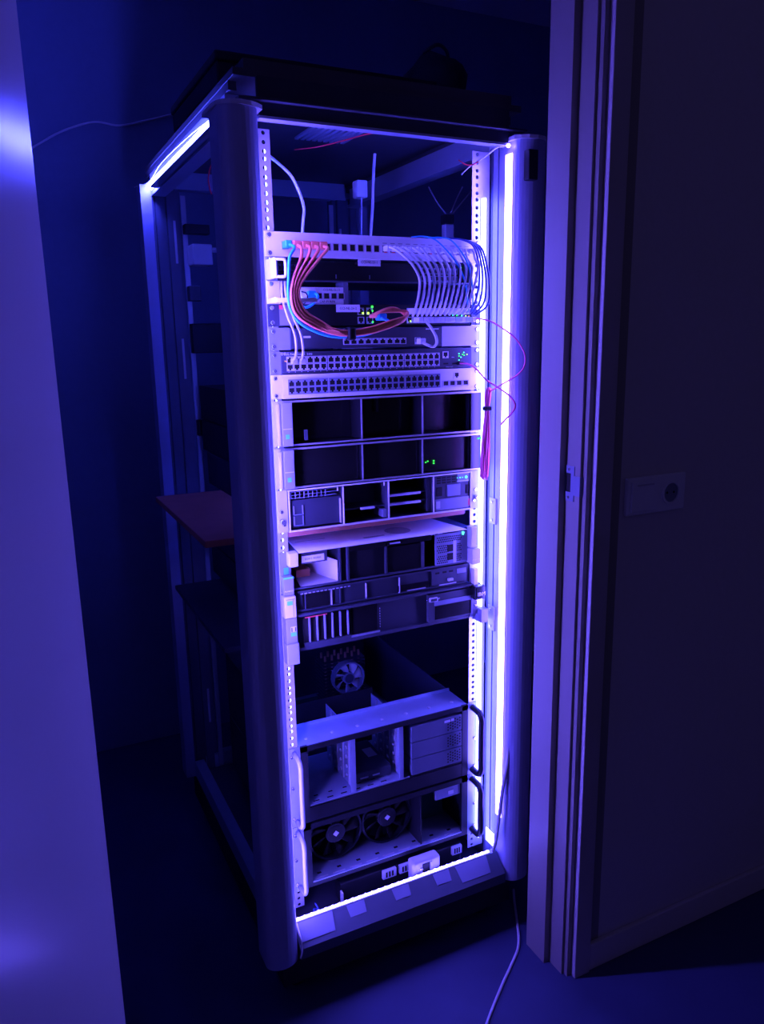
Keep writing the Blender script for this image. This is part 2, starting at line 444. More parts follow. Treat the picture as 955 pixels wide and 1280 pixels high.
TE = led('short loose end of the led tape glowing at the lower right corner', 'led_rail',
    (0.2685, 0.2698, -0.046, -0.010, 0.2000, 0.2360), (0.2668, 0.2685, -0.045, -0.011, 0.2005, 0.2355))
T = led('led strip with separate light dots along the front sill', 'led_sill',
    (-0.262, 0.250, -0.056, -0.045, 0.1962, 0.1972), (-0.262, 0.250, -0.0545, -0.0465, 0.1972, 0.1982))
bm = bmesh.new()
for k in range(31):
    x = -0.255 + k * 0.0167
    box(bm, x - 0.0022, x + 0.0022, -0.053, -0.048, 0.1982, 0.2000)
obj('light_dots', bm, 'led_post_left', T)


# ================================================================== DEVICES
EAR = 0.2413
def ears(T, z0, z1, m, y=0.0, w0=0.2205, nscrew=2, proud=0.003):
    for s in (-1, 1):
        part(T, 'ear', m, (s * w0, s * EAR, y - proud, y, z0, z1), bevel=0.0006)
        for z in ((z0 + 0.0064, z1 - 0.0064) if nscrew == 2 else ((z0 + z1) / 2,)):
            screw(T, (s * 0.2326, y - proud, z))
def body(T, z0, z1, y0, depth, m='chassis_dark', x=0.2185):
    return part(T, 'body', m, (-x, x, y0, y0 + depth, z0 + 0.0006, z1 - 0.0006), bevel=0.001)

_pm = {}
def port_mesh(w, h, frame, notch):
    """a framed socket with a dark stepped opening, facing -Y, centred on its origin"""
    key = (round(w, 5), round(h, 5), frame, notch)
    if key in _pm: return _pm[key]
    bm = bmesh.new(); t = w * 0.10; d = 0.0016
    box(bm, -w/2, -w/2 + t, -d, 0, -h/2, h/2); box(bm, w/2 - t, w/2, -d, 0, -h/2, h/2)
    box(bm, -w/2 + t, w/2 - t, -d, 0, h/2 - t, h/2); box(bm, -w/2 + t, w/2 - t, -d, 0, -h/2, -h/2 + t)
    if notch:
        a, b = w/2 - t, h/2 - t
        k = 1 if notch > 0 else -1
        for s in (-1, 1): box(bm, s * a, s * a * 0.45, -d, 0, k * b, k * b * 0.45)
    box(bm, -w/2 + t, w/2 - t, -0.0004, 0, -h/2 + t, h/2 - t, 1)
    me = bpy.data.meshes.new('port'); bm.to_mesh(me); bm.free()
    me.materials.append(MATS[frame]); me.materials.append(MATS['hole_black'])
    _pm[key] = me
    return me
def port(T, x, y, z, w=0.0125, h=0.0125, frame='light_grey', notch=1, name='port'):
    return mesh_obj(name, port_mesh(w, h, frame, notch), T, Vector((x, y, z)) - loc_of(T))
def label_plate(T, s, x, y, z, w, h, ink=True, hh=None):
    o = part(T, 'label_plate', 'label_paper', (x - w/2, x + w/2, y - 0.0006, y, z - h/2, z + h/2))
    text(o, s, (x, y - 0.0008, z), hh or h * 0.5, width=w * 0.72)
    return o

# ---- 24-port patch panel
z1, z0 = zu(0.0), zu(1.02)
pp = thing('network_patch_panel', 'silver patch panel with blue, orange and white cables at the top of the rack', 'patch panel', (0, 0, z0))
part(pp, 'face_plate', 'silver_paint', (-EAR, EAR, -0.0035, 0.0, z0, z1), bevel=0.0008)
part(pp, 'top_flange', 'silver_paint', (-0.2180, 0.2180, 0.0, 0.03, z1 - 0.002, z1))
part(pp, 'cable_tray', 'steel', (-0.2180, 0.2180, 0.0, 0.09, z0 + 0.004, z0 + 0.006))
PX = [at(355, 307).x + i * (at(469.6, 311).x - at(355, 307).x) / 11 for i in range(12)]
pit = PX[1] - PX[0]
PX += [at(480, 312).x + i * pit for i in range(12)]
PX = [min(x, 0.2125) for x in PX]
PZ = at(410, 309).z
for x in PX: port(pp, x, -0.0035, PZ, 0.0140, 0.0150, 'light_grey', 0)
for s in (-1, 1):
    for z in (z0 + 0.0064, z1 - 0.0064): screw(pp, (s * 0.2326, -0.0035, z), 0.005)
for i in range(12, 24):
    part(pp, 'number_strip', 'print_grey', (PX[i] - 0.005, PX[i] + 0.005, -0.0038, -0.0035, PZ + 0.0105, PZ + 0.0120))

# ---- recessed black switch with green lamp (second unit)
z1, z0 = zu(1.08), zu(2.0)
sw = thing('network_switch', 'recessed black switch under the patch panel with one green lamp', 'network switch', (0, 0.05, z0))
part(sw, 'body', 'black_plastic', (-0.2185, 0.2185, 0.03, 0.25, z0, z1), bevel=0.001)
part(sw, 'shelf_lip', 'charcoal', (-0.2185, 0.2185, 0.0, 0.03, z0 - 0.0005, z0 + 0.002))
part(sw, 'ear', 'charcoal', (-0.2185, -0.2155, 0.0, 0.03, z0 + 0.002, z1)); part(sw, 'ear', 'charcoal', (0.2155, 0.2185, 0.0, 0.03, z0 + 0.002, z1))
for i in range(3):
    for j in range(2): port(sw, -0.205 + i * 0.0155, 0.03, z0 + 0.011 + j * 0.0165, 0.0125, 0.0125, 'charcoal', 1 if j else -1)
for i in range(6):
    for j in range(2): port(sw, 0.118 + i * 0.0155, 0.03, z0 + 0.011 + j * 0.0165, 0.0125, 0.0125, 'grey_plastic', 1 if j else -1)
p = at(461.5, 328, 0.0); label_plate(sw, 'CCS-NL-26-1', p.x, -0.0002, p.z, 0.050, 0.0145)
part(sw, 'label_holder', 'charcoal', (p.x - 0.02, p.x + 0.02, 0.0, 0.030, z1 - 0.004, z1 - 0.002))
p = at(575.5, 334.5, 0.0285); lamp(sw, 'lamp_green', p, 0.0020)
for px in (420, 462): part(sw, 'status_window', 'grey_plastic', (at(px, 345, 0.03).x - 0.001, at(px, 345, 0.03).x + 0.001, 0.0292, 0.03, z0 + 0.008, z0 + 0.016))

# ---- white cable guide rings on the left rail
def ring(label, z, h, w):
    T = thing('cable_ring', label, 'cable guide', (-0.2326, 0, z), 'white cable rings on the left rail')
    bm = bmesh.new(); x0, x1 = -0.240, -0.240 + w
    rbox(bm, x0, x0 + 0.006, -0.045, 0.0, z, z + h, 0.0015); obj('back_plate', bm, 'white_plastic', T)
    bm = bmesh.new()
    tube(bm, [(x0 + 0.003, -0.042, z + 0.003), (x1 - 0.006, -0.042, z + 0.003), (x1 - 0.002, -0.042, z + 0.008), (x1 - 0.002, -0.042, z + h - 0.008), (x1 - 0.006, -0.042, z + h - 0.003), (x0 + 0.003, -0.042, z + h - 0.003)], 0.0028, 8, 4)
    obj('hoop', bm, 'white_plastic', T)
    return T
ring('white plastic cable ring on the left rail beside the recessed switch', zu(1.98), 0.037, 0.026)
T = thing('cable_bracket', 'white angled cable bracket with a flat bar in front of the orange cables', 'cable guide', (-0.2326, 0, zu(2.95)))
part(T, 'back_plate', 'white_plastic', (-0.2413, -0.215, -0.004, 0.0, zu(2.98), zu(2.02)), bevel=0.001)
part(T, 'arm', 'white_plastic', (-0.2413, -0.238, -0.050, -0.004, zu(2.97), zu(2.75)), bevel=0.001)
part(T, 'bar', 'white_plastic', (-0.2413, -0.158, -0.053, -0.050, zu(2.97), zu(2.78)), bevel=0.001)
for z in (zu(2.15), zu(2.85)): screw(T, (-0.2326, -0.004, z))

# ---- small white keystone box with four sockets
a, b = at(376, 358.5, 0.01), at(430, 381, 0.01)
kb = thing('keystone_box', 'small white four socket box with printed lines behind the orange cables', 'socket box', (a.x, 0.01, b.z))
part(kb, 'body', 'white_plastic', (a.x, b.x, 0.01, 0.05, b.z, a.z), bevel=0.0015)
part(kb, 'bracket', 'grey_plastic', (b.x, b.x + 0.011, 0.012, 0.05, b.z - 0.002, a.z + 0.012))
for k in range(5):
    x = a.x + 0.022 + k * 0.0158
    port(kb, x, 0.01, (a.z + b.z) / 2, 0.0140, 0.0130, 'light_grey', 0)
text(kb, 'CCS-NL-26-11', (b.x - 0.026, 0.0096, a.z - 0.0055), 0.0062, width=0.036)
text(kb, 'CAP-PURPR', (b.x - 0.036, 0.0096, b.z + 0.0058), 0.0062, width=0.034)

# ---- black switch with white plugs (third to fourth unit)
z1, z0 = zu(2.98), zu(3.92)
s3 = thing('network_switch', 'black switch with a row of white plugs on the right and green lamps', 'network switch', (0, 0.0, z0))
part(s3, 'body', 'black_plastic', (-0.2185, 0.2185, 0.004, 0.26, z0, z1), bevel=0.001)
part(s3, 'side_box', 'grey_plastic', (-0.2185, -0.188, -0.001, 0.004, zu(3.88), zu(3.02)), bevel=0.001)
o = part(s3, 'tag', 'tag_red', (at(350, 384).x - 0.005, at(350, 384).x + 0.005, -0.0016, -0.001, at(350, 384).z - 0.004, at(350, 384).z + 0.004)); o['label'] = 'small red tag'
for s in (-1, 1): part(s3, 'ear', 'charcoal', (s * 0.2185, s * EAR, -0.002, 0.0, z0, z1)); [screw(s3, (s * 0.2326, -0.002, z), 0.005) for z in (z0 + 0.007, z1 - 0.007)]
p = at(435, 385.5, 0.0); label_plate(s3, 'CCS-NL-26-2', p.x, -0.0002, p.z, 0.052, 0.0145)
part(s3, 'label_holder', 'charcoal', (p.x - 0.02, p.x + 0.02, 0.0, 0.004, p.z - 0.004, p.z + 0.004))
for i in range(2):
    for j in range(2): port(s3, at(452 + 11 * i, 396).x, 0.004, zu(3.28 + 0.40 * j), 0.0140, 0.0140, 'steel', 1 - 2 * j)
for px, py, m, r in ((453.5, 391.5, 'lamp_lime', .0022), (460, 391.5, 'lamp_lime', .0024), (465, 383.5, 'lamp_green', .0024), (465.5, 388.5, 'lamp_green', .0017), (466, 402.5, 'lamp_green', .0017)):
    lamp(s3, m, at(px, py, 0.002), r)
for i in range(12):
    for j in range(2):
        port(s3, at(513 + 6.6 * i, 396).x, 0.004, zu(3.28 + 0.40 * j), 0.0125, 0.0130, 'light_grey', 1 - 2 * j)
for i, px in enumerate((566, 571, 577, 582, 586)): lamp(s3, ('lamp_cyan', 'lamp_green', 'lamp_cyan', 'lamp_lime', 'lamp_amber')[i], at(px, 394 + 0.3 * i, -0.001), 0.0014)
lamp(s3, 'lamp_lime', at(513, 401.5, 0.0), 0.0017)

# ---- small router on bracket wings (fourth to fifth unit)
z1, z0 = zu(3.98), zu(4.93)
rt = thing('router', 'small black router with eight sockets held by blank metal wings', 'router', (0, 0, z0))
xl, xr = at(363, 425).x, at(551, 420).x
part(rt, 'body', 'charcoal', (xl, xr, -0.001, 0.16, z0 + 0.001, z1 - 0.001), bevel=0.0015)
part(rt, 'wing', 'light_grey', (xr + 0.002, EAR, -0.002, 0.0, z0, z1), bevel=0.0006)
part(rt, 'wing', 'grey_plastic', (-EAR, xl - 0.001, -0.002, 0.0, z0, z1), bevel=0.0006)
for i in range(8): port(rt, at(433 + 9.0 * i, 427).x, -0.001, at(433 + 9.0 * i, 427 - .15 * i).z, 0.0150, 0.0125, 'light_grey', 1)
port(rt, at(503.5, 427).x, -0.001, at(503.5, 426).z, 0.0140, 0.0130, 'light_grey', 1)
port(rt, at(521.5, 426.5).x, -0.001, at(521.5, 426).z, 0.0130, 0.0140, 'light_grey', -1)
part(rt, 'socket_rim', 'grey_plastic', (at(427, 435).x, at(465, 435).x, -0.0016, -0.001, at(440, 436).z, at(440, 435).z))
part(rt, 'emblem', 'print_white', (at(379, 422).x, at(388, 422).x, -0.0015, -0.001, at(385, 422.5).z, at(385, 420).z))
part(rt, 'emblem', 'print_white', (at(532, 411).x, at(548, 411).x, -0.0015, -0.001, at(540, 411.8).z, at(540, 410.6).z))
for s in (-1, 1): [screw(rt, (s * 0.2326, -0.002, z), 0.005) for z in (z0 + 0.007, z1 - 0.007)]

# ---- two 48-port switches
def switch48(label, z0, z1, m, fm, xa, xb, pat, ear_m, frame_m=None):
    T = thing('network_switch', label, 'network switch', (0, 0, z0))
    part(T, 'body', m, (-0.2185, 0.2185, -0.004, 0.24, z0 + 0.0004, z1 - 0.0004), bevel=0.001)
    ears(T, z0, z1, ear_m, y=0.0, w0=0.2187, proud=0.002)
    zc = (z0 + z1) / 2 + pat
    bw = (xb - xa) / 4
    for k in range(4):
        if frame_m: part(T, 'port_block', frame_m, (xa + k * bw + 0.0008, xa + (k + 1) * bw - 0.0016, -0.0052, -0.004, zc - 0.0150, zc + 0.0150))
        for i in range(6):
            for j in range(2):
                port(T, xa + k * bw + (i + 0.46) * (bw - 0.002) / 6 + 0.0008, -0.0052 if frame_m else -0.004, zc + (0.0072 if j else -0.0072), (bw - 0.002) / 6 * 0.97, 0.0136, fm, 1 if j else -1)
    return T
d48 = switch48('black 48 port switch with white maker lettering above its sockets', zu(5.97), zu(5.0), 'charcoal', 'light_grey', at(357, 452).x, at(549, 448).x, -0.002, 'grey_plastic')
text(d48, 'DELL', (at(355.5, 443).x, -0.0045, at(355.5, 442.6).z), 0.0075, 'print_white', width=0.0165)
text(d48, 'PowerConnect', (at(371, 443).x, -0.0045, at(371, 442.6).z), 0.0055, 'print_white', width=0.030)
text(d48, '5448', (at(386, 443).x, -0.0045, at(386, 442.6).z), 0.0055, 'print_white', width=0.011)
lamp(d48, 'lamp_amber', at(356.3, 451.5, -0.0066), 0.0013); lamp(d48, 'lamp_amber', at(358, 452, -0.0066), 0.0010)
port(d48, at(555.5, 443.5).x, -0.004, at(555.5, 443.5).z, 0.0140, 0.0140, 'white_plastic', -1)
for px in (556, 567): part(d48, 'fibre_slot', 'hole_black', (at(px - 3, 454).x, at(px + 3, 454).x, -0.0046, -0.004, at(px, 455.5).z, at(px, 453.5).z))
for i, (px, py, m) in enumerate(((573.5, 442, 'lamp_cyan'), (573.5, 445, 'lamp_green'), (576, 446.5, 'lamp_cyan'), (579.5, 440.5, 'lamp_cyan'), (580, 444, 'lamp_green'), (573.5, 450, 'lamp_cyan'), (583.5, 443, 'lamp_lime'), (578, 443, 'lamp_green'))):
    lamp(d48, m, at(px, py, -0.004), 0.0013)
part(d48, 'fibre_module', 'black_plastic', (at(570, 454).x, at(575, 454).x, -0.014, -0.004, at(572, 456.3).z, at(572, 451.7).z), bevel=0.0006)
for px, s_, w_ in ((565, 'Reset', 0.006), (560.5, 'SHARED PORTS', 0.018)):
    text(d48, s_, (at(px, 446 if px == 565 else 458.5).x, -0.0042, at(px, 446.5 if px == 565 else 458.7).z), 0.003, 'print_white', width=w_)
for i in range(24):
    part(d48, 'link_mark', 'print_white', (at(360 + 7.9 * i, 465).x, at(361 + 7.9 * i, 465).x, -0.0043, -0.004, zu(5.90), zu(5.875)))

s48 = switch48('light silver 48 port switch below the black one', zu(7.05), zu(6.0), 'silver_paint', 'grey_plastic', at(359, 485).x, at(549.5, 478).x, -0.001, 'silver_paint', 'grey_plastic')
part(s48, 'face_frame', 'silver_paint', (-0.2200, 0.2200, -0.008, -0.004, zu(7.05), zu(6.88))); part(s48, 'face_frame', 'silver_paint', (-0.2200, 0.2200, -0.008, -0.004, zu(6.12), zu(6.0)))
port(s48, at(569.5, 469).x, -0.004, at(569.5, 469).z, 0.0125, 0.0135, 'white_plastic', -1)
for i in range(4): port(s48, at(556 + 8.2 * i, 479).x, -0.004, at(556 + 8.2 * i, 479 - .3 * i).z, 0.0150, 0.0120, 'light_grey', 0, 'fibre_port')

# ---- generic hollow front: shell made of plates
def shell(T, m, x0, x1, y0, y1, z0, z1, t=0.002, top=True, name='body'):
    b = [(x0, x0 + t, y0, y1, z0, z1), (x1 - t, x1, y0, y1, z0, z1), (x0 + t, x1 - t, y0, y1, z0, z0 + t), (x0 + t, x1 - t, y1 - t, y1, z0 + t, z1 - t)]
    if top: b.append((x0 + t, x1 - t, y0, y1, z1 - t, z1))
    return part(T, name, m, *b)

# ---- two black storage servers with three wide bays
def bay_server(label, z0, z1, divs, deep, recess):
    T = thing('rack_server', label, 'server', (0, 0, z0))
    shell(T, 'black_plastic', -0.2185, 0.2185, -0.004, 0.70, z0 + 0.0005, z1 - 0.0005)
    for za, zb in ((z1 - 0.0045, z1 - 0.0005), (z0 + 0.0005, z0 + 0.0040)):
        part(T, 'frame_bar', 'steel', (-0.2190, 0.2500, -0.0075, -0.004, za, zb))
    xs = [-0.2040] + divs + [0.2460]
    for x in divs: part(T, 'divider', 'steel', (x - 0.0014, x + 0.0014, -0.0070, -0.004, z0 + 0.004, z1 - 0.0045)); part(T, 'bay_wall', 'black_plastic', (x - 0.0012, x + 0.0012, -0.004, recess, z0 + 0.004, z1 - 0.0045))
    for a, b in zip(xs, xs[1:]):
        part(T, 'bay_cover', 'black_gloss', (a + 0.002, min(b - 0.002, 0.2160), recess, recess + 0.003, z0 + 0.004, z1 - 0.0045))
    part(T, 'bezel_end', 'black_gloss', (0.2165, 0.2500, -0.0070, -0.0005, z0 + 0.004, z1 - 0.0045))
    part(T, 'bezel_edge', 'charcoal', (-0.2060, -0.2035, -0.010, -0.004, z0 + 0.003, z1 - 0.004))
    # latch ear on the left
    e = part(T, 'latch', 'grey_plastic', (-0.2290, -0.2065, -0.020, -0.0005, z0 + 0.002, z1 - 0.003), bevel=0.002)
    part(e, 'latch_line', 'light_grey', (-0.2270, -0.2085, -0.0208, -0.020, z0 + 0.036, z0 + 0.0375))
    part(e, 'badge', 'tag_blue', (-0.2225, -0.2145, -0.0208, -0.020, z0 + 0.017, z0 + 0.026))
    bm = bmesh.new(); tube(bm, [(-0.2345, -0.014, z0 + 0.004), (-0.2345, -0.014, z1 - 0.006)], 0.0045, 8, 1); obj('latch_bar', bm, 'light_grey', T)
    part(T, 'ear', 'light_grey', (-EAR, -0.2190, -0.0020, 0.0, z0 + 0.001, z1 - 0.001)); part(T, 'ear', 'light_grey', (0.2187, EAR, -0.0004, 0.0, z0 + 0.001, z1 - 0.001))
    return T
v1 = bay_server('upper black storage server with three deep empty bays and a blue badge', zu(9.18), zu(7.12), [at(450.5, 520).x, at(526.5, 520).x], True, 0.045)
part(v1, 'bay_mark', 'charcoal', (at(380, 545).x, at(384, 545).x, -0.004, 0.0, at(382, 550).z, at(382, 537).z))
part(v1, 'bay_clip', 'charcoal', (at(479, 505).x, at(482, 505).x, 0.035, 0.045, at(480, 516).z, at(480, 499).z))
v2 = bay_server('lower black storage server with three closed glossy bays and green lamps', zu(11.12), zu(9.24), [at(452, 585).x, at(526.5, 575).x], False, 0.006)
for px, py in ((532, 578), (534.5, 576.5)): lamp(v2, 'lamp_green', at(px, py, 0.003), 0.0014)
for px, py in ((542, 576), (542, 579)): lamp(v2, 'lamp_green', at(px, py, 0.003), 0.0017)
lamp(v2, 'lamp_green', at(601, 547.5, -0.0072), 0.0030); lamp(v2, 'lamp_green', at(597.5, 548, -0.0072), 0.0018)

# ---- server with four columns between silver dividers
z1, z0 = zu(11.16), zu(13.14)
s4 = thing('rack_server', 'server in four columns between thin silver bars resting on the wooden board', 'server', (0, 0, z0))
shell(s4, 'chassis_dark', -0.2185, 0.2185, -0.004, 0.66, z0, z1)
for a, b in ((z1 - 0.003, z1), (z0, z0 + 0.0035)): part(s4, 'frame_bar', 'silver_paint', (-0.2190, 0.2190, -0.007, -0.004, a, b))
xd = [-0.2170, at(428, 630).x, at(484.5, 625).x, at(540.5, 620).x, 0.2178]
for x in xd: part(s4, 'divider', 'silver_paint', (x - 0.0012, x + 0.0012, -0.007, -0.004, z0 + 0.0035, z1 - 0.003)); 
for x in xd[1:4]: part(s4, 'bay_wall', 'charcoal', (x - 0.001, x + 0.001, -0.004, 0.10, z0 + 0.0035, z1 - 0.003))
# first column: vent grid and drive blanks
part(s4, 'drive_blank', 'charcoal', (xd[0] + 0.003, xd[1] - 0.003, 0.004, 0.008, z0 + 0.006, z1 - 0.024))
for i in range(9): part(s4, 'vent_bar', 'grey_plastic', (xd[0] + 0.006 + i * 0.0095, xd[0] + 0.0075 + i * 0.0095, 0.0, 0.002, z1 - 0.021, z1 - 0.006))
for k in range(3): part(s4, 'vent_bar', 'grey_plastic', (xd[0] + 0.004, xd[1] - 0.012, 0.0002, 0.0018, z1 - 0.020 + k * 0.0065, z1 - 0.019 + k * 0.0065))
for k, (xo, w, za, zb) in enumerate(((0.012, 0.019, 0.010, 0.030), (0.012, 0.019, 0.033, 0.052))):
    part(s4, 'drive_latch', 'grey_plastic', (xd[0] + xo, xd[0] + xo + 0.0012, 0.0, 0.004, z0 + za, z0 + zb), (xd[0] + xo + w, xd[0] + xo + w + 0.0015, 0.0, 0.004, z0 + za, z0 + zb), (xd[0] + xo + 0.0012, xd[0] + xo + w, 0.0, 0.004, z0 + za, z0 + za + 0.001))
part(s4, 'bay_edge', 'light_grey', (xd[1] - 0.0055, xd[1] - 0.0040, -0.002, 0.004, z0 + 0.006, z0 + 0.058))
for x in (xd[1] - 0.013, xd[2] - 0.011): part(s4, 'clip', 'white_plastic', (x, x + 0.0018, -0.006, -0.003, z1 - 0.012, z1 - 0.004)); 
# second and third column: drive trays with bright edges
part(s4, 'drive_tray', 'charcoal', (xd[1] + 0.002, xd[2] - 0.002, 0.012, 0.10, z0 + 0.028, z0 + 0.031))
part(s4, 'tray_edge', 'silver_paint', (at(453, 638).x, at(470, 637).x, 0.006, 0.012, z0 + 0.0265, z0 + 0.031))
part(s4, 'bay_back', 'chassis_dark', (xd[1] + 0.002, xd[2] - 0.002, 0.06, 0.064, z0 + 0.032, z1 - 0.004))
part(s4, 'bay_side', 'grey_plastic', (xd[2] - 0.010, xd[2] - 0.002, 0.002, 0.05, z0 + 0.005, z0 + 0.022))
for k, zz in enumerate((0.030, 0.050)):
    t_ = part(s4, 'drive_tray', 'charcoal', (xd[2] + 0.002, xd[3] - 0.012, 0.010, 0.10, z0 + zz - 0.001, z0 + zz + 0.002))
    part(t_, 'tray_edge', 'silver_paint', (xd[2] + 0.003, xd[3] - 0.028, 0.002, 0.010, z0 + zz - 0.002, z0 + zz + 0.003), bevel=0.0006)
part(s4, 'bay_side', 'charcoal', (xd[3] - 0.012, xd[3] - 0.002, 0.004, 0.05, z0 + 0.005, z1 - 0.005))
# fourth column: control panel
part(s4, 'control_panel', 'charcoal', (xd[3] + 0.001, xd[4] - 0.001, -0.002, 0.004, z0 + 0.0035, z1 - 0.003))
part(s4, 'optical_drive', 'grey_plastic', (xd[3] + 0.036, xd[4] - 0.027, -0.005, -0.002, z0 + 0.036, z0 + 0.062), bevel=0.001)
for px in (548.5, 585): part(s4, 'socket', 'hole_black', (at(px - 3.6, 613).x, at(px + 3.2, 613).x, -0.0035, -0.002, at(px, 620 - (px-548)*.11).z, at(px, 609 - (px-548)*.11).z))
for i in range(4):
    for j in range(3): part(s4, 'vent_bar', 'hole_black', (xd[3] + 0.010 + i * 0.013, xd[3] + 0.020 + i * 0.013, -0.0028, -0.002, z1 - 0.022 + j * 0.0055, z1 - 0.0185 + j * 0.0055))
part(s4, 'lamp_panel', 'grey_plastic', (at(571, 598).x, at(588, 597).x, -0.004, -0.002, z1 - 0.021, z1 - 0.004))
part(s4, 'card_slot', 'light_grey', (at(570, 604).x, at(584, 602).x, -0.006, -0.004, z1 - 0.0215, z1 - 0.019))
for px, m, r in ((571.5, 'lamp_cyan', .0010), (575, 'lamp_cyan', .0013), (578, 'lamp_cyan', .001), (582.5, 'lamp_cyan', .0030)): lamp(s4, m, at(px, 597.3 - (px-571)*.1, -0.004), r)
part(s4, 'cage_blank', 'grey_plastic', (xd[3] + 0.006, xd[4] - 0.003, -0.004, -0.002, z0 + 0.006, z0 + 0.031))
part(s4, 'logo_patch', 'light_grey', (at(544, 632).x, at(549, 632).x, -0.0046, -0.004, at(546, 635.5).z, at(546, 626.5).z))
o = part(s4, 'tag', 'tag_red', (at(584, 626).x, at(588, 626).x, -0.0046, -0.004, at(586, 631).z, at(586, 622.5).z)); o['label'] = 'small red tag'
ears(s4, z0, z1, 'light_grey', y=0.0, w0=0.2192, nscrew=0, proud=0.002)
for s, pz in ((-1, at(356, 651).z), (1, at(602, 619.5).z)):
    bm = bmesh.new(); tube(bm, [(s * 0.2326, -0.002, pz), (s * 0.2326, -0.016, pz)], 0.0052, 12, 1); obj('thumb_screw', bm, 'chrome', s4)
    screw(s4, (s * 0.2280, -0.002, pz - 0.008), 0.004)

# ---- wooden boards that carry the servers and stick out on the left
wb = part(None, 'wooden_board', 'wood_board', (-0.388, 0.214, 0.012, 0.535, zu(13.14) - 0.0145, zu(13.14) - 0.0005), bevel=0.0015)
tag(wb, 'reddish wooden board under the four column server sticking out of the rack side', 'board')
wb2 = part(None, 'wooden_board', 'charcoal', (-0.345, 0.214, 0.095, 0.60, zu(19.05) - 0.0125, zu(19.05) - 0.0008), bevel=0.0015)
tag(wb2, 'dark board under the lowest server of the middle stack sticking out left', 'board')

# ---- server with a paper sheet on its lid
z1, z0 = zu(14.08), zu(15.98)
fs = thing('rack_server', 'black server with a white paper sheet on its lid and one green lamp', 'server', (0, 0, z0))
t = 0.002
part(fs, 'lid', 'chassis_dark', (-0.2185, 0.2185, 0.0, 0.68, z1 - t, z1)); part(fs, 'floor_plate', 'chassis_dark', (-0.2185, 0.2185, 0.0, 0.68, z0, z0 + t))
for s in (-1, 1): part(fs, 'side_plate', 'chassis_dark', (s * 0.2165, s * 0.2185, 0.0, 0.68, z0 + t, z1 - t))
part(fs, 'inner_block', 'black_plastic', (-0.2165, 0.2165, 0.12, 0.67, z0 + t, z1 - t))
xs = [at(424, 710).x, at(433, 710).x, at(482, 700).x, at(528, 695).x, at(543, 692).x]
part(fs, 'bay_wall', 'charcoal', (xs[0], xs[0] + 0.003, -0.004, 0.12, z0 + t, z1 - t))
part(fs, 'bay_wall', 'charcoal', (xs[1], xs[1] + 0.004, -0.006, 0.12, z0 + t, z1 - t))
part(fs, 'bay_cover', 'black_plastic', (xs[0] + 0.004, xs[2], 0.002, 0.010, z0 + t, z1 - t))
part(fs, 'bay_cover', 'black_gloss', (xs[2] + 0.002, xs[3], 0.000, 0.010, z0 + t, z1 - 0.022))
part(fs, 'bay_wall', 'charcoal', (xs[2] - 0.002, xs[2] + 0.002, -0.004, 0.010, z0 + t, z1 - t))
part(fs, 'bay_wall', 'charcoal', (xs[3] - 0.004, xs[3] + 0.004, -0.002, 0.010, z0 + t, z1 - 0.020))
part(fs, 'optical_drive', 'black_gloss', (xs[1] + 0.006, xs[4] - 0.010, -0.004, 0.002, z1 - 0.018, z1 - 0.004))
part(fs, 'eject_button', 'light_grey', (at(486, 679).x, at(499, 678).x, -0.0055, -0.004, z1 - 0.014, z1 - 0.011))
part(fs, 'cover_strip', 'charcoal', (-0.2165, 0.2165, -0.004, 0.0, z1 - 0.006, z1))
part(fs, 'bottom_strip', 'charcoal', (-0.2165, 0.2165, -0.004, 0.0, z0 + 0.001, z0 + 0.005))
# perforated panel on the right
pf = part(fs, 'perforated_panel', 'grey_plastic', (xs[4], 0.2120, -0.006, 0.0, z0 + 0.005, z1 - 0.008), bevel=0.0008)
bm = bmesh.new()
for r_ in range(13):
    for c_ in range(13):
        x = xs[4] + 0.005 + c_ * 0.0049 + (0.00245 if r_ % 2 else 0); z = z0 + 0.010 + r_ * 0.0049
        if x > 0.2105 or r_ in (4, 9) or (6 <= c_ <= 8 and r_ < 9): continue
        box(bm, x - 0.0014, x + 0.0014, -0.0064, -0.006, z - 0.0014, z + 0.0014)
o = obj('vent_hole', bm, 'hole_black', pf); o['kind'] = 'stuff'
for zz in (0.014, 0.034): part(pf, 'drive_opening', 'hole_black', (xs[4] + 0.030, xs[4] + 0.046, -0.0064, -0.006, z0 + zz, z0 + zz + 0.016))
part(pf, 'panel_rib', 'light_grey', (xs[4] + 0.046, xs[4] + 0.054, -0.0068, -0.006, z0 + 0.006, z1 - 0.026))
for i in range(2): part(fs, 'usb_socket', 'light_grey', (at(537 + 9 * i, 671).x, at(542 + 9 * i, 671).x, -0.0075, -0.004, z1 - 0.0060, z1 - 0.0035))
lamp(fs, 'lamp_cyan', at(578.5, 665.5, -0.006), 0.0032); lamp(fs, 'lamp_cyan', at(578.5, 667, -0.006), 0.0026)
for s, (pa, pb) in ((-1, ((361, 692), (373, 708))), (1, ((588.5, 659), (595.5, 684)))):
    a, b = at(*pa, -0.02), at(*pb, -0.02)
    part(fs, 'latch', 'light_grey', (a.x, b.x, -0.022, -0.002, b.z, a.z), bevel=0.0015)
a, b = at(590, 687, -0.025), at(600.5, 704, -0.025)
o = part(fs, 'latch', 'light_grey', (a.x, b.x, -0.026, -0.002, b.z, a.z), bevel=0.0012); text(o, 'FUJITSU', ((a.x + b.x) / 2, -0.0263, a.z * 0.3 + b.z * 0.7), 0.005, 'print_white', width=(b.x - a.x) * 0.78)
a, b = at(354, 722, -0.015), at(367.5, 743, -0.015)
o = part(fs, 'latch', 'grey_plastic', (a.x, b.x, -0.017, -0.002, b.z, a.z), bevel=0.0012)
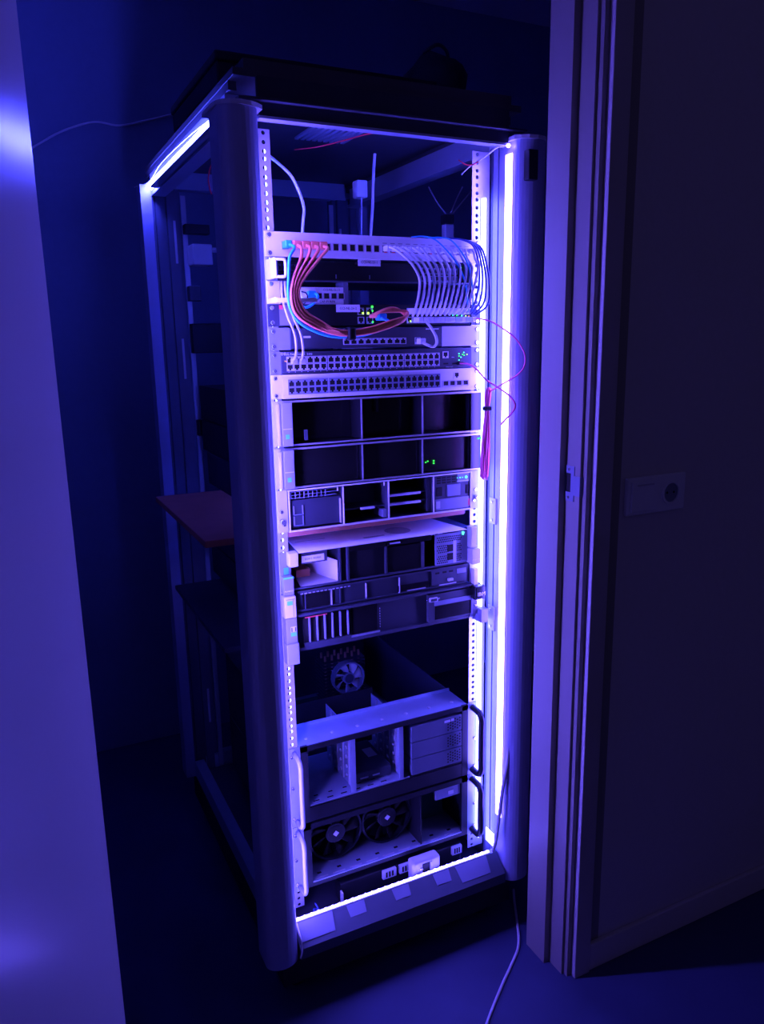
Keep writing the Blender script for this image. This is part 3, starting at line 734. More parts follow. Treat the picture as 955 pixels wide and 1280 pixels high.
part(o, 'latch_line', 'tag_blue', (a.x, b.x, -0.0178, -0.017, a.z - 0.004, a.z - 0.0005)); text(o, 'PRIMERGY', ((a.x + b.x) / 2, -0.0173, b.z + 0.009), 0.004, 'print_white', width=0.019)
p = at(357.8, 714, -0.004); part(fs, 'badge', 'tag_blue', (p.x - 0.005, p.x + 0.005, -0.0045, -0.0025, p.z - 0.007, p.z + 0.007))
for s in (-1, 1): part(fs, 'ear', 'grey_plastic', (s * 0.2190, s * EAR, -0.002, 0.0, z0, z1))
p = at(391, 697.5, -0.004); q_ = label_plate(fs, 'RX300 S : RX3/RX0', p.x, -0.0045, p.z, 0.050, 0.0140, hh=0.006)
part(fs, 'label_holder', 'charcoal', (at(376, 697).x, at(408, 695).x, -0.0040, 0.0, p.z - 0.010, z1 - 0.006))
# folded paper stuck into its open bay
fp = thing('folded_paper', 'folded white paper stuffed into the open bay of the black server', 'paper', ((-0.2165 + xs[0]) / 2, 0.03, z0 + t))
def sheet(pts, th=0.0006):
    bm = bmesh.new(); v = [bm.verts.new(p) for p in pts]; f = bm.faces.new(v)
    bm.normal_update(); bmesh.ops.solidify(bm, geom=[f], thickness=th); return bm
zb = z0 + t + 0.0015
obj('lower_fold', sheet([(-0.196, 0.003, zb), (xs[0] - 0.003, 0.003, zb), (xs[0] - 0.004, 0.10, zb + 0.004), (-0.180, 0.10, zb + 0.004)]), 'paper_white', fp)
obj('side_fold', sheet([(xs[0] - 0.003, 0.003, zb + 0.001), (xs[0] - 0.0025, 0.004, zb + 0.046), (xs[0] - 0.045, 0.10, zb + 0.058), (xs[0] - 0.040, 0.10, zb + 0.006)]), 'paper_white', fp)
o = part(None, 'brown_packet', 'wood_board', (-0.190, xs[0] - 0.050, 0.045, 0.10, zb + 0.008, zb + 0.024)); tag(o, 'flat reddish brown packet on the folded paper in the server bay', 'packet')
# paper sheet lying on the lid
ps = thing('paper_sheet', 'large white printed sheet lying on top of the black server', 'paper', (0, 0.1, z1))
obj('sheet', sheet([(-0.207, -0.024, z1 + 0.0012), (0.197, -0.024, z1 + 0.0012), (0.155, 0.30, z1 + 0.0012), (-0.165, 0.30, z1 + 0.0012)], 0.0008), 'paper_white', ps)
bm = bmesh.new()
cyl(bm, (0.055, 0.045, z1 + 0.0012), 'z', 0.030, 0.0003, 20); obj('print_spot', bm, 'print_grey', ps)
part(ps, 'print_line', 'print_grey', (-0.185, -0.115, 0.060, 0.064, z1 + 0.0012, z1 + 0.0015)); part(ps, 'print_line', 'print_grey', (-0.06, 0.02, 0.105, 0.150, z1 + 0.0012, z1 + 0.0015)); part(ps, 'print_line', 'print_grey', (-0.04, 0.01, 0.018, 0.026, z1 + 0.0012, z1 + 0.0015))

# ---- thin server with slots
z1, z0 = zu(16.02), zu(17.08)
ts = thing('rack_server', 'thin dark server with narrow slots below the paper topped one', 'server', (0, 0, z0))
body(ts, z0, z1, 0.0, 0.66)
part(ts, 'front_frame', 'charcoal', (-0.2050, 0.2050, -0.004, 0.0, z1 - 0.005, z1 - 0.001)); part(ts, 'front_frame', 'charcoal', (-0.2050, 0.2050, -0.004, 0.0, z0 + 0.001, z0 + 0.004))
for px in (381, 414, 425, 457.5, 499): part(ts, 'slot_edge', 'light_grey' if px in (414, 457.5, 499) else 'charcoal', (at(px, 752).x - 0.001, at(px, 752).x + 0.001, -0.004, 0.0, z0 + 0.004, z1 - 0.008))
for i in range(13): part(ts, 'grille_bar', 'light_grey', (-0.200 + i * 0.009, -0.1945 + i * 0.009, -0.0045, -0.004, z1 - 0.0085, z1 - 0.0065))
part(ts, 'drive_cover', 'black_gloss', (-0.196, -0.135, -0.003, 0.0, z0 + 0.005, z1 - 0.010))
for a, b in ((508, 531), (548, 569)): part(ts, 'drive_edge', 'light_grey', (at(a, 740).x, at(b, 735).x, -0.005, -0.003, z0 + 0.005, z0 + 0.007))
part(ts, 'optical_drive', 'black_gloss', (at(497, 735).x, at(535, 735).x, -0.003, 0.0, z0 + 0.006, z0 + 0.020)); part(ts, 'control_panel', 'charcoal', (at(539, 720).x, at(582, 720).x, -0.004, 0.0, z0 + 0.008, z1 - 0.004))
for px in (543, 552, 560): part(ts, 'usb_socket', 'hole_black', (at(px, 716).x, at(px + 5, 716).x, -0.0046, -0.004, z1 - 0.014, z1 - 0.010))
part(ts, 'handle_tab', 'light_grey', (at(558, 726).x, at(564, 726).x, -0.010, -0.004, z0 + 0.014, z0 + 0.019)); part(ts, 'card_slot', 'grey_plastic', (at(570, 716).x, at(581, 716).x, -0.0052, -0.004, z1 - 0.020, z1 - 0.009))
for s, (pa, pb) in ((-1, ((354.5, 747), (370.5, 771))),):
    a, b = at(*pa, -0.018), at(*pb, -0.018)
    o = part(ts, 'latch', 'light_grey', (a.x, b.x, -0.021, -0.001, b.z, a.z), bevel=0.0018)
    part(o, 'badge', 'tag_blue', (a.x + 0.006, a.x + 0.018, -0.0216, -0.021, a.z - 0.018, a.z - 0.009)); part(o, 'latch_line', 'grey_plastic', (a.x + 0.004, b.x - 0.002, -0.0216, -0.021, a.z - 0.0062, a.z - 0.005))
    part(o, 'latch_line', 'grey_plastic', (b.x - 0.007, b.x - 0.006, -0.0216, -0.021, b.z + 0.003, a.z - 0.005))
a, b = at(592, 711, -0.012), at(597, 731, -0.012); part(ts, 'latch', 'white_plastic', (a.x, b.x, -0.014, -0.001, b.z, a.z), bevel=0.001)
part(ts, 'ear', 'white_plastic', (0.2190, EAR, -0.002, 0.0, z0, z1)); part(ts, 'ear', 'grey_plastic', (-EAR, -0.2190, -0.001, 0.0, z0, z1))

# ---- server with vertical drives and black badge
z1, z0 = zu(17.12), zu(19.04)
ib = thing('rack_server', 'dark server with upright drive slots on the left and a black badge on the right', 'server', (0, 0, z0))
body(ib, z0, z1, 0.0, 0.68)
part(ib, 'top_lip', 'charcoal', (-0.2180, 0.2480, -0.012, 0.0, z1 - 0.006, z1 - 0.001), bevel=0.001)
part(ib, 'bottom_lip', 'charcoal', (-0.2180, 0.2180, -0.006, 0.0, z0 + 0.001, z0 + 0.008))
xa = at(379, 790).x
part(ib, 'drive_cage', 'hole_black', (xa, at(438, 790).x, -0.001, 0.0, z0 + 0.016, z1 - 0.010))
for i in range(6):
    x = at(386.5 + 9.6 * i, 790).x
    part(ib, 'drive_edge', 'grey_plastic', (x - 0.0016, x + 0.0010, -0.008, -0.001, z0 + 0.018, z1 - 0.012), bevel=0.0005)
o = part(ib, 'red_strip', 'tag_red', (xa + 0.002, xa + 0.052, -0.0095, -0.008, z1 - 0.0115, z1 - 0.0095)); o['label'] = 'thin red strip'
part(ib, 'drive_base', 'charcoal', (xa, at(438, 790).x, -0.006, 0.0, z0 + 0.008, z0 + 0.016))
part(ib, 'bay_cover', 'black_gloss', (at(440, 785).x, at(471, 785).x, -0.003, 0.0, z0 + 0.014, z1 - 0.008)); part(ib, 'bay_lip', 'grey_plastic', (at(438, 800).x, at(474, 796).x, -0.006, 0.0, z0 + 0.009, z0 + 0.013))
bm = bmesh.new()
for k in range(8): box(bm, at(474, 780).x, at(474, 780).x + 0.001, -0.0042, -0.003, z0 + 0.020 + k * 0.006, z0 + 0.023 + k * 0.006)
o = obj('vent_dots', bm, 'light_grey', ib); o['kind'] = 'stuff'
part(ib, 'front_panel', 'charcoal', (at(533, 760).x, 0.2170, -0.010, 0.0, z0 + 0.010, z1 - 0.010), bevel=0.001)
part(ib, 'panel_recess', 'black_gloss', (at(541, 765).x, at(592, 760).x, -0.0106, -0.010, z0 + 0.014, z0 + 0.046))
part(ib, 'panel_shelf', 'grey_plastic', (at(540, 757).x, at(592, 750).x, -0.012, -0.010, z0 + 0.048, z0 + 0.058))
a = at(541.5, 749.5, -0.012)
bm = bmesh.new(); rbox(bm, a.x - 0.011, a.x + 0.011, -0.016, -0.010, a.z - 0.005, a.z + 0.005, 0.002); v = obj('video_socket', bm, 'light_grey', ib)
part(v, 'socket_face', 'charcoal', (a.x - 0.008, a.x + 0.008, -0.0164, -0.016, a.z - 0.003, a.z + 0.003))
for s in (-1, 1): screw(v, (a.x + s * 0.0155, -0.010, a.z), 0.0028)
a, b = at(594, 734, -0.03), at(607, 748, -0.03); o = part(ib, 'badge', 'black_gloss', (a.x, b.x, -0.032, -0.002, b.z, a.z), bevel=0.003); text(o, 'IBM', ((a.x + b.x) / 2 + 0.002, -0.0325, a.z * .42 + b.z * .58), 0.013, 'print_white', width=0.020)
part(ib, 'badge', 'tag_blue', (at(590, 742).x, at(593.5, 742).x, -0.0115, -0.010, at(590, 743).z, at(590, 737).z))
part(ib, 'side_rail', 'grey_plastic', (0.2175, 0.2320, -0.016, -0.001, z0 + 0.012, z1 - 0.012))
for z in (z0 + 0.034, z0 + 0.048): screw(ib, (0.2260, -0.016, z), 0.0036)
a, b = at(601, 762, -0.03), at(609.5, 777, -0.03); part(ib, 'latch', 'grey_plastic', (a.x, b.x, -0.032, -0.002, b.z, a.z), bevel=0.0012)
a, b = at(357, 774, -0.018), at(372, 806, -0.018); o = part(ib, 'latch', 'grey_plastic', (a.x, b.x, -0.021, -0.001, b.z, a.z), bevel=0.0015)
part(o, 'badge', 'tag_blue', (a.x + 0.009, a.x + 0.022, -0.0216, -0.021, b.z + 0.022, b.z + 0.030)); part(o, 'label_plate', 'light_grey', (a.x + 0.009, a.x + 0.022, -0.0216, -0.021, b.z + 0.031, b.z + 0.043))
for s in (-1, 1): part(o, 'print_bar', 'black_plastic', (a.x + 0.0155 + s * 0.004 - 0.001, a.x + 0.0155 + s * 0.004 + 0.001, -0.0219, -0.0216, b.z + 0.032, b.z + 0.041))
a, b = at(358, 806, -0.022), at(374.5, 829, -0.022); part(ib, 'latch', 'grey_plastic', (a.x, b.x, -0.026, -0.001, b.z, a.z), bevel=0.0018)
for s in (-1, 1): part(ib, 'ear', 'grey_plastic', (s * 0.2190, s * EAR, -0.0008, 0.0, z0, z1))

# ================================================================== OPEN FOUR UNIT CASES
def handle(T, x, za, zb, m, y=-0.042, r=0.0055):
    bm = bmesh.new()
    tube(bm, [(x, -0.002, zb - 0.008), (x, y + 0.012, zb - 0.010), (x, y, zb - 0.024), (x, y, zb - 0.05), (x, y, za + 0.05), (x, y, za + 0.024), (x, y + 0.012, za + 0.010), (x, -0.002, za + 0.008)], r, 8, 3)
    return obj('handle', bm, m, T)
def open_case(label, z0, z1):
    T = thing('computer_case', label, 'computer case', (0, 0, z0))
    for s in (-1, 1):
        part(T, 'side_plate', 'chassis_dark', (s * 0.2170, s * 0.2185, 0.0, 0.60, z0 + 0.002, z1 - 0.002))
        part(T, 'ear', 'zinc_sheet', (s * 0.2160, s * EAR, -0.002, 0.0, z0, z1))
        handle(T, s * 0.2300, z0 + 0.004, z1 - 0.004, 'black_plastic' if s > 0 else 'grey_plastic', r=0.0078 if s > 0 else 0.0055)
        for z in (z0 + 0.02, (z0 + z1) / 2, z1 - 0.02): screw(T, (s * 0.2365, -0.002, z), 0.0042)
    part(T, 'floor_plate', 'zinc_sheet', (-0.2170, 0.2170, 0.0, 0.60, z0, z0 + 0.002))
    part(T, 'back_plate', 'chassis_dark', (-0.2170, 0.2170, 0.598, 0.60, z0 + 0.002, z1 - 0.002))
    for s in (-1, 1): part(T, 'front_stile', 'black_plastic', (s * 0.1990, s * 0.2160, -0.004, 0.002, z0 + 0.002, z1 - 0.001))
    return T
# upper case
z1, z0 = zu(24.02), zu(28.30)
ca = open_case('upper open computer case without lid, drive cage and processor cooler inside', z0, z1)
tb = part(ca, 'top_bar', 'zinc_sheet', (-0.2160, 0.2160, 0.0, 0.085, z1 - 0.0035, z1 - 0.0015), (-0.2160, 0.2160, 0.085, 0.087, z1 - 0.012, z1 + 0.006))
for i in range(7): 
    bm = bmesh.new(); cyl(bm, (-0.19 + i * 0.063, 0.028, z1 - 0.0015), 'z', 0.005, 0.0022, 10, r2=0.003); obj('rivet', bm, 'steel', tb)
part(ca, 'top_front_edge', 'black_plastic', (-0.2160, 0.2160, -0.004, 0.0, z1 - 0.014, z1 - 0.002))
xm = at(512, 940).x
# drive cage: perforated uprights, floor with slots
zc0 = z0 + 0.040
fl = part(ca, 'cage_floor', 'zinc_sheet', (-0.1990, xm, 0.0, 0.20, zc0 - 0.002, zc0))
for i in range(6): part(fl, 'slot', 'hole_black', (-0.185 + i * 0.034, -0.170 + i * 0.034, 0.010, 0.014, zc0 - 0.0002, zc0 + 0.0003))
for i in range(5): part(fl, 'slot', 'hole_black', (-0.176 + i * 0.036, -0.166 + i * 0.036, 0.030, 0.034, zc0 - 0.0002, zc0 + 0.0003))
for px in (444, 504):
    x = at(px, 950).x
    u = part(ca, 'cage_upright', 'zinc_sheet', (x - 0.0010, x + 0.0010, 0.0, 0.17, zc0, z1 - 0.004), (x - 0.012 if px == 444 else x - 0.010, x, 0.0, 0.0015, zc0, z1 - 0.004))
    for k in range(4):
        part(u, 'rib', 'steel', (x - 0.0040, x - 0.0010, 0.030 + k * 0.034, 0.036 + k * 0.034, zc0 + 0.004, z1 - 0.006))
        for j in range(5):
            bm = bmesh.new(); tube(bm, [(x - 0.0010, 0.048 + k * 0.034, zc0 + 0.018 + j * 0.024), (x - 0.0045, 0.048 + k * 0.034, zc0 + 0.018 + j * 0.024)], 0.0048, 8, 1, r2=0.0028); obj('dimple', bm, 'steel', u)
part(ca, 'cage_back', 'black_plastic', (-0.1990, xm, 0.20, 0.202, zc0, z1 - 0.004))
# hard drive in the cage
hd = thing('hard_drive', 'black hard drive lying on the floor of the open drive cage', 'hard drive', (at(472, 975).x, 0.06, zc0))
x0, x1 = at(447, 970).x, at(499, 960).x
part(hd, 'body', 'charcoal', (x0 + 0.001, x1 - 0.006, 0.030, 0.165, zc0 + 0.0005, zc0 + 0.026), bevel=0.002)
for a, b in ((0.020, 0.040), (0.052, 0.070)): part(hd, 'connector', 'light_grey', (x0 + a, x0 + b, 0.028, 0.030, zc0 + 0.010, zc0 + 0.013))
part(hd, 'label_plate', 'light_grey', (x1 - 0.040, x1 - 0.016, 0.085, 0.125, zc0 + 0.026, zc0 + 0.0266))
# drive bays with perforated covers on the right
for k in range(3):
    za, zb_ = z1 - 0.020 - (k + 1) * 0.0425, z1 - 0.022 - k * 0.0425
    d_ = part(ca, 'bay_cover', 'cover_grey', (xm + 0.004, 0.1990, -0.003, 0.14, za, zb_), bevel=0.001)
    bm = bmesh.new()
    for r_ in range(4):
        for c_ in range(6):
            x = 0.160 + c_ * 0.0066; z = za + 0.008 + r_ * 0.0072 + (0.0036 if c_ % 2 else 0)
            tube(bm, [(x, -0.0030, z), (x, -0.0033, z)], 0.0023, 6, 1)
    o = obj('vent_hole', bm, 'hole_black', d_); o['kind'] = 'stuff'
    if k == 0: part(d_, 'badge', 'light_grey', (0.150, 0.166, -0.0036, -0.003, zb_ - 0.012, zb_ - 0.006)); part(d_, 'button', 'light_grey', (0.168, 0.176, -0.0045, -0.003, zb_ - 0.011, zb_ - 0.005))
part(ca, 'front_plate', 'black_plastic', (xm + 0.002, 0.1990, -0.001, 0.002, z0 + 0.002, z1 - 0.022 - 3 * 0.0425))
part(ca, 'lower_edge', 'black_plastic', (-0.1990, 0.1990, -0.003, 0.001, z0 + 0.002, zc0 - 0.004))
# mainboard and tower cooler inside
part(ca, 'mainboard', 'board_green', (-0.19, 0.12, 0.26, 0.56, z0 + 0.010, z0 + 0.012))
ck = thing('cpu_cooler', 'tower processor cooler with a round fan rising from the upper open case', 'cpu cooler', (-0.05, 0.38, z0 + 0.012))
cx = at(432, 860, 0.36).x; zt = at(430, 822, 0.36).z
part(ck, 'base', 'copper', (cx - 0.02, cx + 0.02, 0.37, 0.41, z0 + 0.012, z0 + 0.03))
for i in range(16): part(ck, 'fin', 'charcoal', (cx - 0.062, cx + 0.062, 0.362, 0.425, z0 + 0.045 + i * (zt - z0 - 0.045) / 16, z0 + 0.0462 + i * (zt - z0 - 0.045) / 16))
for r_ in range(2):
    for i in range(6):
        x = cx - 0.050 + i * 0.020; 
        tubepart(ck, 'heat_pipe', 'copper', [(x, 0.380 + r_ * 0.028, z0 + 0.03), (x, 0.380 + r_ * 0.028, zt + 0.006)], 0.0036, 8, 1)
fc = Vector((cx + 0.004, 0.340, zt - 0.055))
def fan(T, c, R, m_frame, m_blade, m_hub, square=True, nb=9, depth=0.024):
    bm = bmesh.new(); n = 28
    for a0, r0, r1 in ((0, R * 0.93, R),):
        ring_ = []
        for k in range(n):
            a = 2 * math.pi * k / n
            ring_.append([bm.verts.new(c + Vector((r_ * math.cos(a), y, r_ * math.sin(a)))) for r_, y in ((r0, 0), (r1, 0), (r1, depth), (r0, depth))])
        for k in range(n):
            A, C_ = ring_[k], ring_[(k + 1) % n]
            for j in range(4): bm.faces.new((A[j], A[(j+1) % 4], C_[(j+1) % 4], C_[j]))
    bmesh.ops.recalc_face_normals(bm, faces=bm.faces[:])
    f = obj('fan_ring', bm, m_frame, T)
    bm = bmesh.new(); tube(bm, [c + Vector((0, 0.001, 0)), c + Vector((0, depth - 0.002, 0))], R * 0.36, 20, 1); obj('fan_hub', bm, m_frame, T)
    bm = bmesh.new(); tube(bm, [c, c + Vector((0, 0.001, 0))], R * 0.28, 20, 1); obj('hub_label', bm, m_hub, T)
    for k in range(nb):
        a = 2 * math.pi * k / nb; bm = bmesh.new(); g = []
        for i in range(4):
            r_ = R * (0.35 + 0.55 * i / 3); sw_ = a + 0.22 * i / 3
            g.append([bm.verts.new(c + Vector((r_ * math.cos(sw_ + d), 0.003 + (depth - 0.006) * (0.5 + d / 0.62), r_ * math.sin(sw_ + d)))) for d in (-0.27, 0.0, 0.27)])
        for i in range(3):
            for j in range(2): bm.faces.new((g[i][j], g[i][j+1], g[i+1][j+1], g[i+1][j])).smooth = True
        bm.normal_update(); bmesh.ops.solidify(bm, geom=bm.faces[:], thickness=0.0012)
        obj('fan_blade', bm, m_blade, T)
    return f
fan(ck, fc, 0.046, 'grey_plastic', 'light_grey', 'charcoal', nb=7)

# lower case
z1, z0 = zu(28.36), 0.226
cb = open_case('lower open computer case with black fans behind its empty front', z0, z1)
part(cb, 'top_front_edge', 'black_plastic', (-0.2160, 0.2160, -0.004, 0.004, z1 - 0.014, z1 - 0.001))
part(cb, 'lid', 'chassis_dark', (-0.2160, 0.2160, 0.004, 0.60, z1 - 0.003, z1 - 0.001))
lip = part(cb, 'front_floor', 'zinc_sheet', (-0.1990, 0.1990, -0.004, 0.10, z0 + 0.012, z0 + 0.014))
for i in range(8): part(lip, 'slot', 'hole_black', (-0.180 + i * 0.050, -0.170 + i * 0.050, 0.016, 0.022, z0 + 0.0139, z0 + 0.0144))
for i in range(9): part(lip, 'edge_tab', 'steel', (-0.190 + i * 0.043, -0.160 + i * 0.043, 0.001, 0.003, z0 + 0.014, z0 + 0.0165))
part(cb, 'lower_edge', 'black_plastic', (-0.1990, 0.1990, -0.004, 0.001, z0 + 0.002, z0 + 0.012))
part(cb, 'fan_wall', 'black_plastic', (-0.1990, 0.1990, 0.155, 0.157, z0 + 0.014, z1 - 0.003))
x0 = at(527, 1010).x
part(cb, 'inner_panel', 'board_green', (x0, 0.1960, 0.085, 0.087, z0 + 0.014, z1 - 0.050))
part(cb, 'bay_cover', 'grey_plastic', (at(545, 985).x, 0.1980, 0.002, 0.010, z1 - 0.045, z1 - 0.018), bevel=0.001)
part(cb, 'button', 'light_grey', (at(561, 983).x, at(567, 983).x, 0.0, 0.002, z1 - 0.038, z1 - 0.028))
part(cb, 'divider', 'black_plastic', (x0 - 0.004, x0, 0.0, 0.12, z0 + 0.014, z1 - 0.016))
for px, py in ((420, 1045), (484, 1020)):
    c = at(px, py, 0.045)
    T = thing('case_fan', 'black fan with a pale hub label on the %s in the lower open case' % ('left' if px == 420 else 'right'), 'fan', (c.x, 0.045, z0 + 0.0145), 'fans in the lower case')
    fan(T, Vector((c.x, 0.045, z0 + 0.0145 + 0.0685)), 0.068, 'black_plastic', 'hole_black', 'black_plastic')
    bm = bmesh.new(); cc = Vector((c.x, 0.044, z0 + 0.083))
    prism(bm, [(cc.x + 0.0075 * math.cos(a), cc.z + 0.0075 * math.sin(a)) for a in (math.pi / 2 + k * math.tau / 4 for k in range(4))], 'y', 0.0435, 0.0449); obj('hub_label', bm, 'white_plastic', T)
T = thing('cable_tie', 'pale cable tie end sticking up in the lower open case', 'cable tie', at(524, 1020, 0.03))
tubepart(T, 'tail', 'white_plastic', [at(525, 998, 0.03), at(526, 1006, 0.03), at(524, 1016, 0.03)], 0.0016, 6); tubepart(T, 'knot', 'white_plastic', [at(520, 1004, 0.03), at(523, 1006, 0.03), at(526, 1003, 0.03)], 0.0014, 6)

# ---- power strip and plugs on the rack floor
zf = 0.150
pw = thing('power_strip', 'black power strip with pale sockets lying behind the glowing sill', 'power strip', (0.02, -0.01, 0.150))
part(rack, 'floor_pan', 'charcoal', (-0.262, 0.262, 0.004, 0.74, 0.145, 0.150))
part(pw, 'body', 'black_plastic', (-0.13, 0.20, 0.002, 0.036, 0.1505, 0.205), bevel=0.003)
for px, w in ((487, 0.018), (507, 0.017), (571, 0.014)):
    p = at(px, 1098 - (px - 480) * 0.40, -0.004)
    o = part(pw, 'socket', 'light_grey', (p.x - w, p.x + w, -0.006, 0.002, 0.182, 0.204), bevel=0.001)
    for k in range(3): part(o, 'slot', 'hole_black', (p.x - w * 0.6 + k * w * 0.45, p.x - w * 0.35 + k * w * 0.45, -0.0066, -0.006, 0.186, 0.200))
ad = thing('power_adapter', 'chunky pale power adapter with a dark window on the power strip', 'power adapter', (at(530, 1076, -0.03).x, -0.02, 0.1505))
c = at(533, 1075, -0.034)
bm = bmesh.new(); rbox(bm, c.x - 0.038, c.x + 0.038, -0.036, -0.0075, 0.1505, 0.2230, 0.006, 3); obj('housing', bm, 'light_grey', ad)
part(ad, 'window', 'hole_black', (c.x - 0.012, c.x + 0.008, -0.0370, -0.0358, 0.190, 0.214)); part(ad, 'rib', 'light_grey', (c.x + 0.010, c.x + 0.014, -0.039, -0.0358, 0.189, 0.215)); part(ad, 'rib', 'light_grey', (c.x - 0.020, c.x - 0.012, -0.039, -0.0358, 0.200, 0.204))
co = thing('coiled_cable', 'dark coiled cable lying at the left end of the sill', 'cable', (at(395, 1135, -0.02).x, -0.02, 0.1505))
c = at(395, 1136, -0.02)
tubepart(co, 'coil', 'navy_cable', [(c.x + (0.014 - 0.001 * k) * math.cos(k * 1.05), -0.024 + 0.012 * math.sin(k * 1.05), 0.1530 + 0.0030 * k) for k in range(14)], 0.0022, 6, 3)
tr = part(None, 'metal_clip', 'light_grey', (at(414, 1123, 0.0).x, at(427, 1119, 0.0).x, -0.012, 0.0, 0.1505, 0.1520), (at(425, 1115, 0.0).x, at(427, 1119, 0.0).x, -0.012, 0.0, 0.1520, 0.190)); tag(tr, 'small bent metal clip standing on the rack floor left of the power strip', 'clip')

# ================================================================== CABLES
def cable(label, cat, group, m, pts, r, plugs=(), name='patch_cable', n=6, smooth=6, sheath='sheath'):
    T = thing(name, label, cat, pts[0], group)
    tubepart(T, sheath, m, pts, r, n, smooth)
    for p, m2, w, d, h in plugs:
        bm = bmesh.new(); rbox(bm, p[0] - w/2, p[0] + w/2, p[1] - d, p[1], p[2] - h/2, p[2] + h/2, min(w, h) * 0.12, 1); obj('plug', bm, m2, T)
    return T
ORD = ('first', 'second', 'third', 'fourth', 'fifth', 'sixth', 'seventh', 'eighth', 'ninth', 'tenth', 'eleventh', 'twelfth')
# white patch cables, panel -> switch below
for i in range(12):
    x0 = PX[12 + i]
    s0 = Vector((x0, -0.006, PZ))
    mid = at(524 + 6.4 * i, 347 + 0.4 * i, -0.062 - 0.002 * (i % 3))
    e = at(516 + 5.7 * i, 395 - 0.2 * i, -0.024); e2 = at(513 + 6.6 * (i if i < 12 else 11), 397, 0.002)
    pts = [s0, s0 + Vector((0, -0.022, 0.001)), at(500 + 8.4 * i + 1.5 * (i % 2), 316 + 0.7 * i, -0.046), at(514 + 7.6 * i, 329 + 0.5 * i, -0.056), mid, at(524 + 6.0 * i, 366, -0.060), at(520 + 5.9 * i, 384, -0.048), e]
    cable(ORD[i] + ' white patch cable counted from the left at the patch panel', 'cable', 'white patch cables at the patch panel', 'white_cable', pts, 0.0026,
          ((s0, 'white_cable', 0.0115, 0.020, 0.010), ((e2.x, 0.0035, zu(3.28 + 0.4 * (i % 2))), 'white_cable', 0.0112, 0.026, 0.0105)))
# red tips in some panel sockets
for i in (0, 1, 2, 3, 6, 9):
    p = Vector((PX[12 + i] + 0.0006, -0.0262, PZ - 0.0030))
    part(pp, 'socket_tab', 'tag_red', (p.x - 0.003, p.x + 0.003, -0.0062, -0.0051, PZ - 0.0072, PZ - 0.0052))
# orange patch cables: four from the panel, bundled through the tie, back up to the switch
for i in range(4):
    x0 = PX[1 + i]; s0 = Vector((x0, -0.006, PZ)); d = i - 1.5
    pts = [s0 + Vector((0, -0.022, -0.002)), s0 + Vector((0.002, -0.034, -0.008)), at(376.5 + 8 * i, 322, -0.050), at(367 + 3.6 * i, 348 + i, -0.058), at(364.5 + 3.0 * i, 372, -0.064), at(371 + 3.8 * i, 393 - 1.0 * i, -0.064),
           at(392 + 3.0 * i, 408 - 1.9 * i, -0.062), at(418, 414.5 + 1.6 * d * -1, -0.060 - 0.001 * i), at(437, 416.5 - 1.5 * d, -0.060), at(462, 413 - 2.0 * d, -0.060), at(488, 405 - 2.2 * d, -0.060), at(506 + d, 398 - 1.6 * d, -0.055),
           at(507 + 0.8 * d, 391.5 - 1.2 * d, -0.046), at(495, 387.5 + d, -0.044), at(478 - 3 * d, 388.5 + 1.2 * d, -0.040), at(462 + 2.5 * i, 396, -0.018)]
    e = at(458 + 3.6 * i, 397, 0.002)
    cable(('orange patch cable in the panel socket next to the blue one', 'second orange patch cable in the panel counted from the blue one', 'third orange patch cable in the panel counted from the blue one', 'rightmost orange patch cable in the panel')[i], 'cable', 'orange patch cables', 'orange_cable', pts, 0.0033,
          ((s0, 'orange_cable', 0.0165, 0.022, 0.0140),))
# blue patch cable leading along with them
s0 = Vector((PX[0], -0.006, PZ))
cable('bright blue patch cable in the first panel socket running along the orange bundle', 'cable', 'blue patch cables', 'blue_cable',
      [s0 + Vector((0.001, -0.022, -0.001)), s0 + Vector((0.006, -0.034, -0.008)), at(362, 322, -0.054), at(361, 345, -0.058), at(360.5, 368, -0.060), at(364, 388, -0.058), at(377, 405, -0.056), at(400, 416.5, -0.055), at(420, 421, -0.055), at(437, 420.5, -0.056), at(458, 418, -0.050), at(478, 410, -0.046), at(486, 402, -0.040), at(476, 397, -0.030)], 0.0030,
      ((s0, 'blue_cable', 0.0125, 0.022, 0.0135), (at(474, 396.5, -0.012), 'blue_cable', 0.018, 0.018, 0.013)))
tie = bmesh.new(); c = at(438.5, 417, -0.060)
rbox(tie, c.x - 0.0080, c.x + 0.0080, -0.0710, -0.0490, c.z - 0.0125, c.z + 0.0125, 0.004, 2)
tag(obj('cable_tie', tie, 'black_plastic', anchor=(c.x, c.y, c.z - 0.0125)), 'black hook and loop tie around the orange cable bundle', 'cable tie')
# short loops at the white keystone box
cable('short blue cable looping out of the white socket box', 'cable', 'blue patch cables', 'blue_cable',
      [at(393, 367.5, 0.005), at(396, 368, -0.010), at(397, 372, -0.018), at(391, 380, -0.022), at(383, 384, -0.022), at(377, 382, -0.016), at(374, 375, -0.01)], 0.0030, ((at(388, 368, 0.0095), 'blue_cable', 0.017, 0.010, 0.013),))
cable('thin black cable curled beside the white socket box', 'cable', None, 'black_plastic',
      [at(377, 364.5, 0.0), at(382, 366, -0.014), at(384.5, 371, -0.018), at(381.5, 378, -0.014), at(377, 381, 0.0)], 0.0015)
lamp(kb, 'lamp_lime', at(377.5, 373, -0.020), 0.0020)
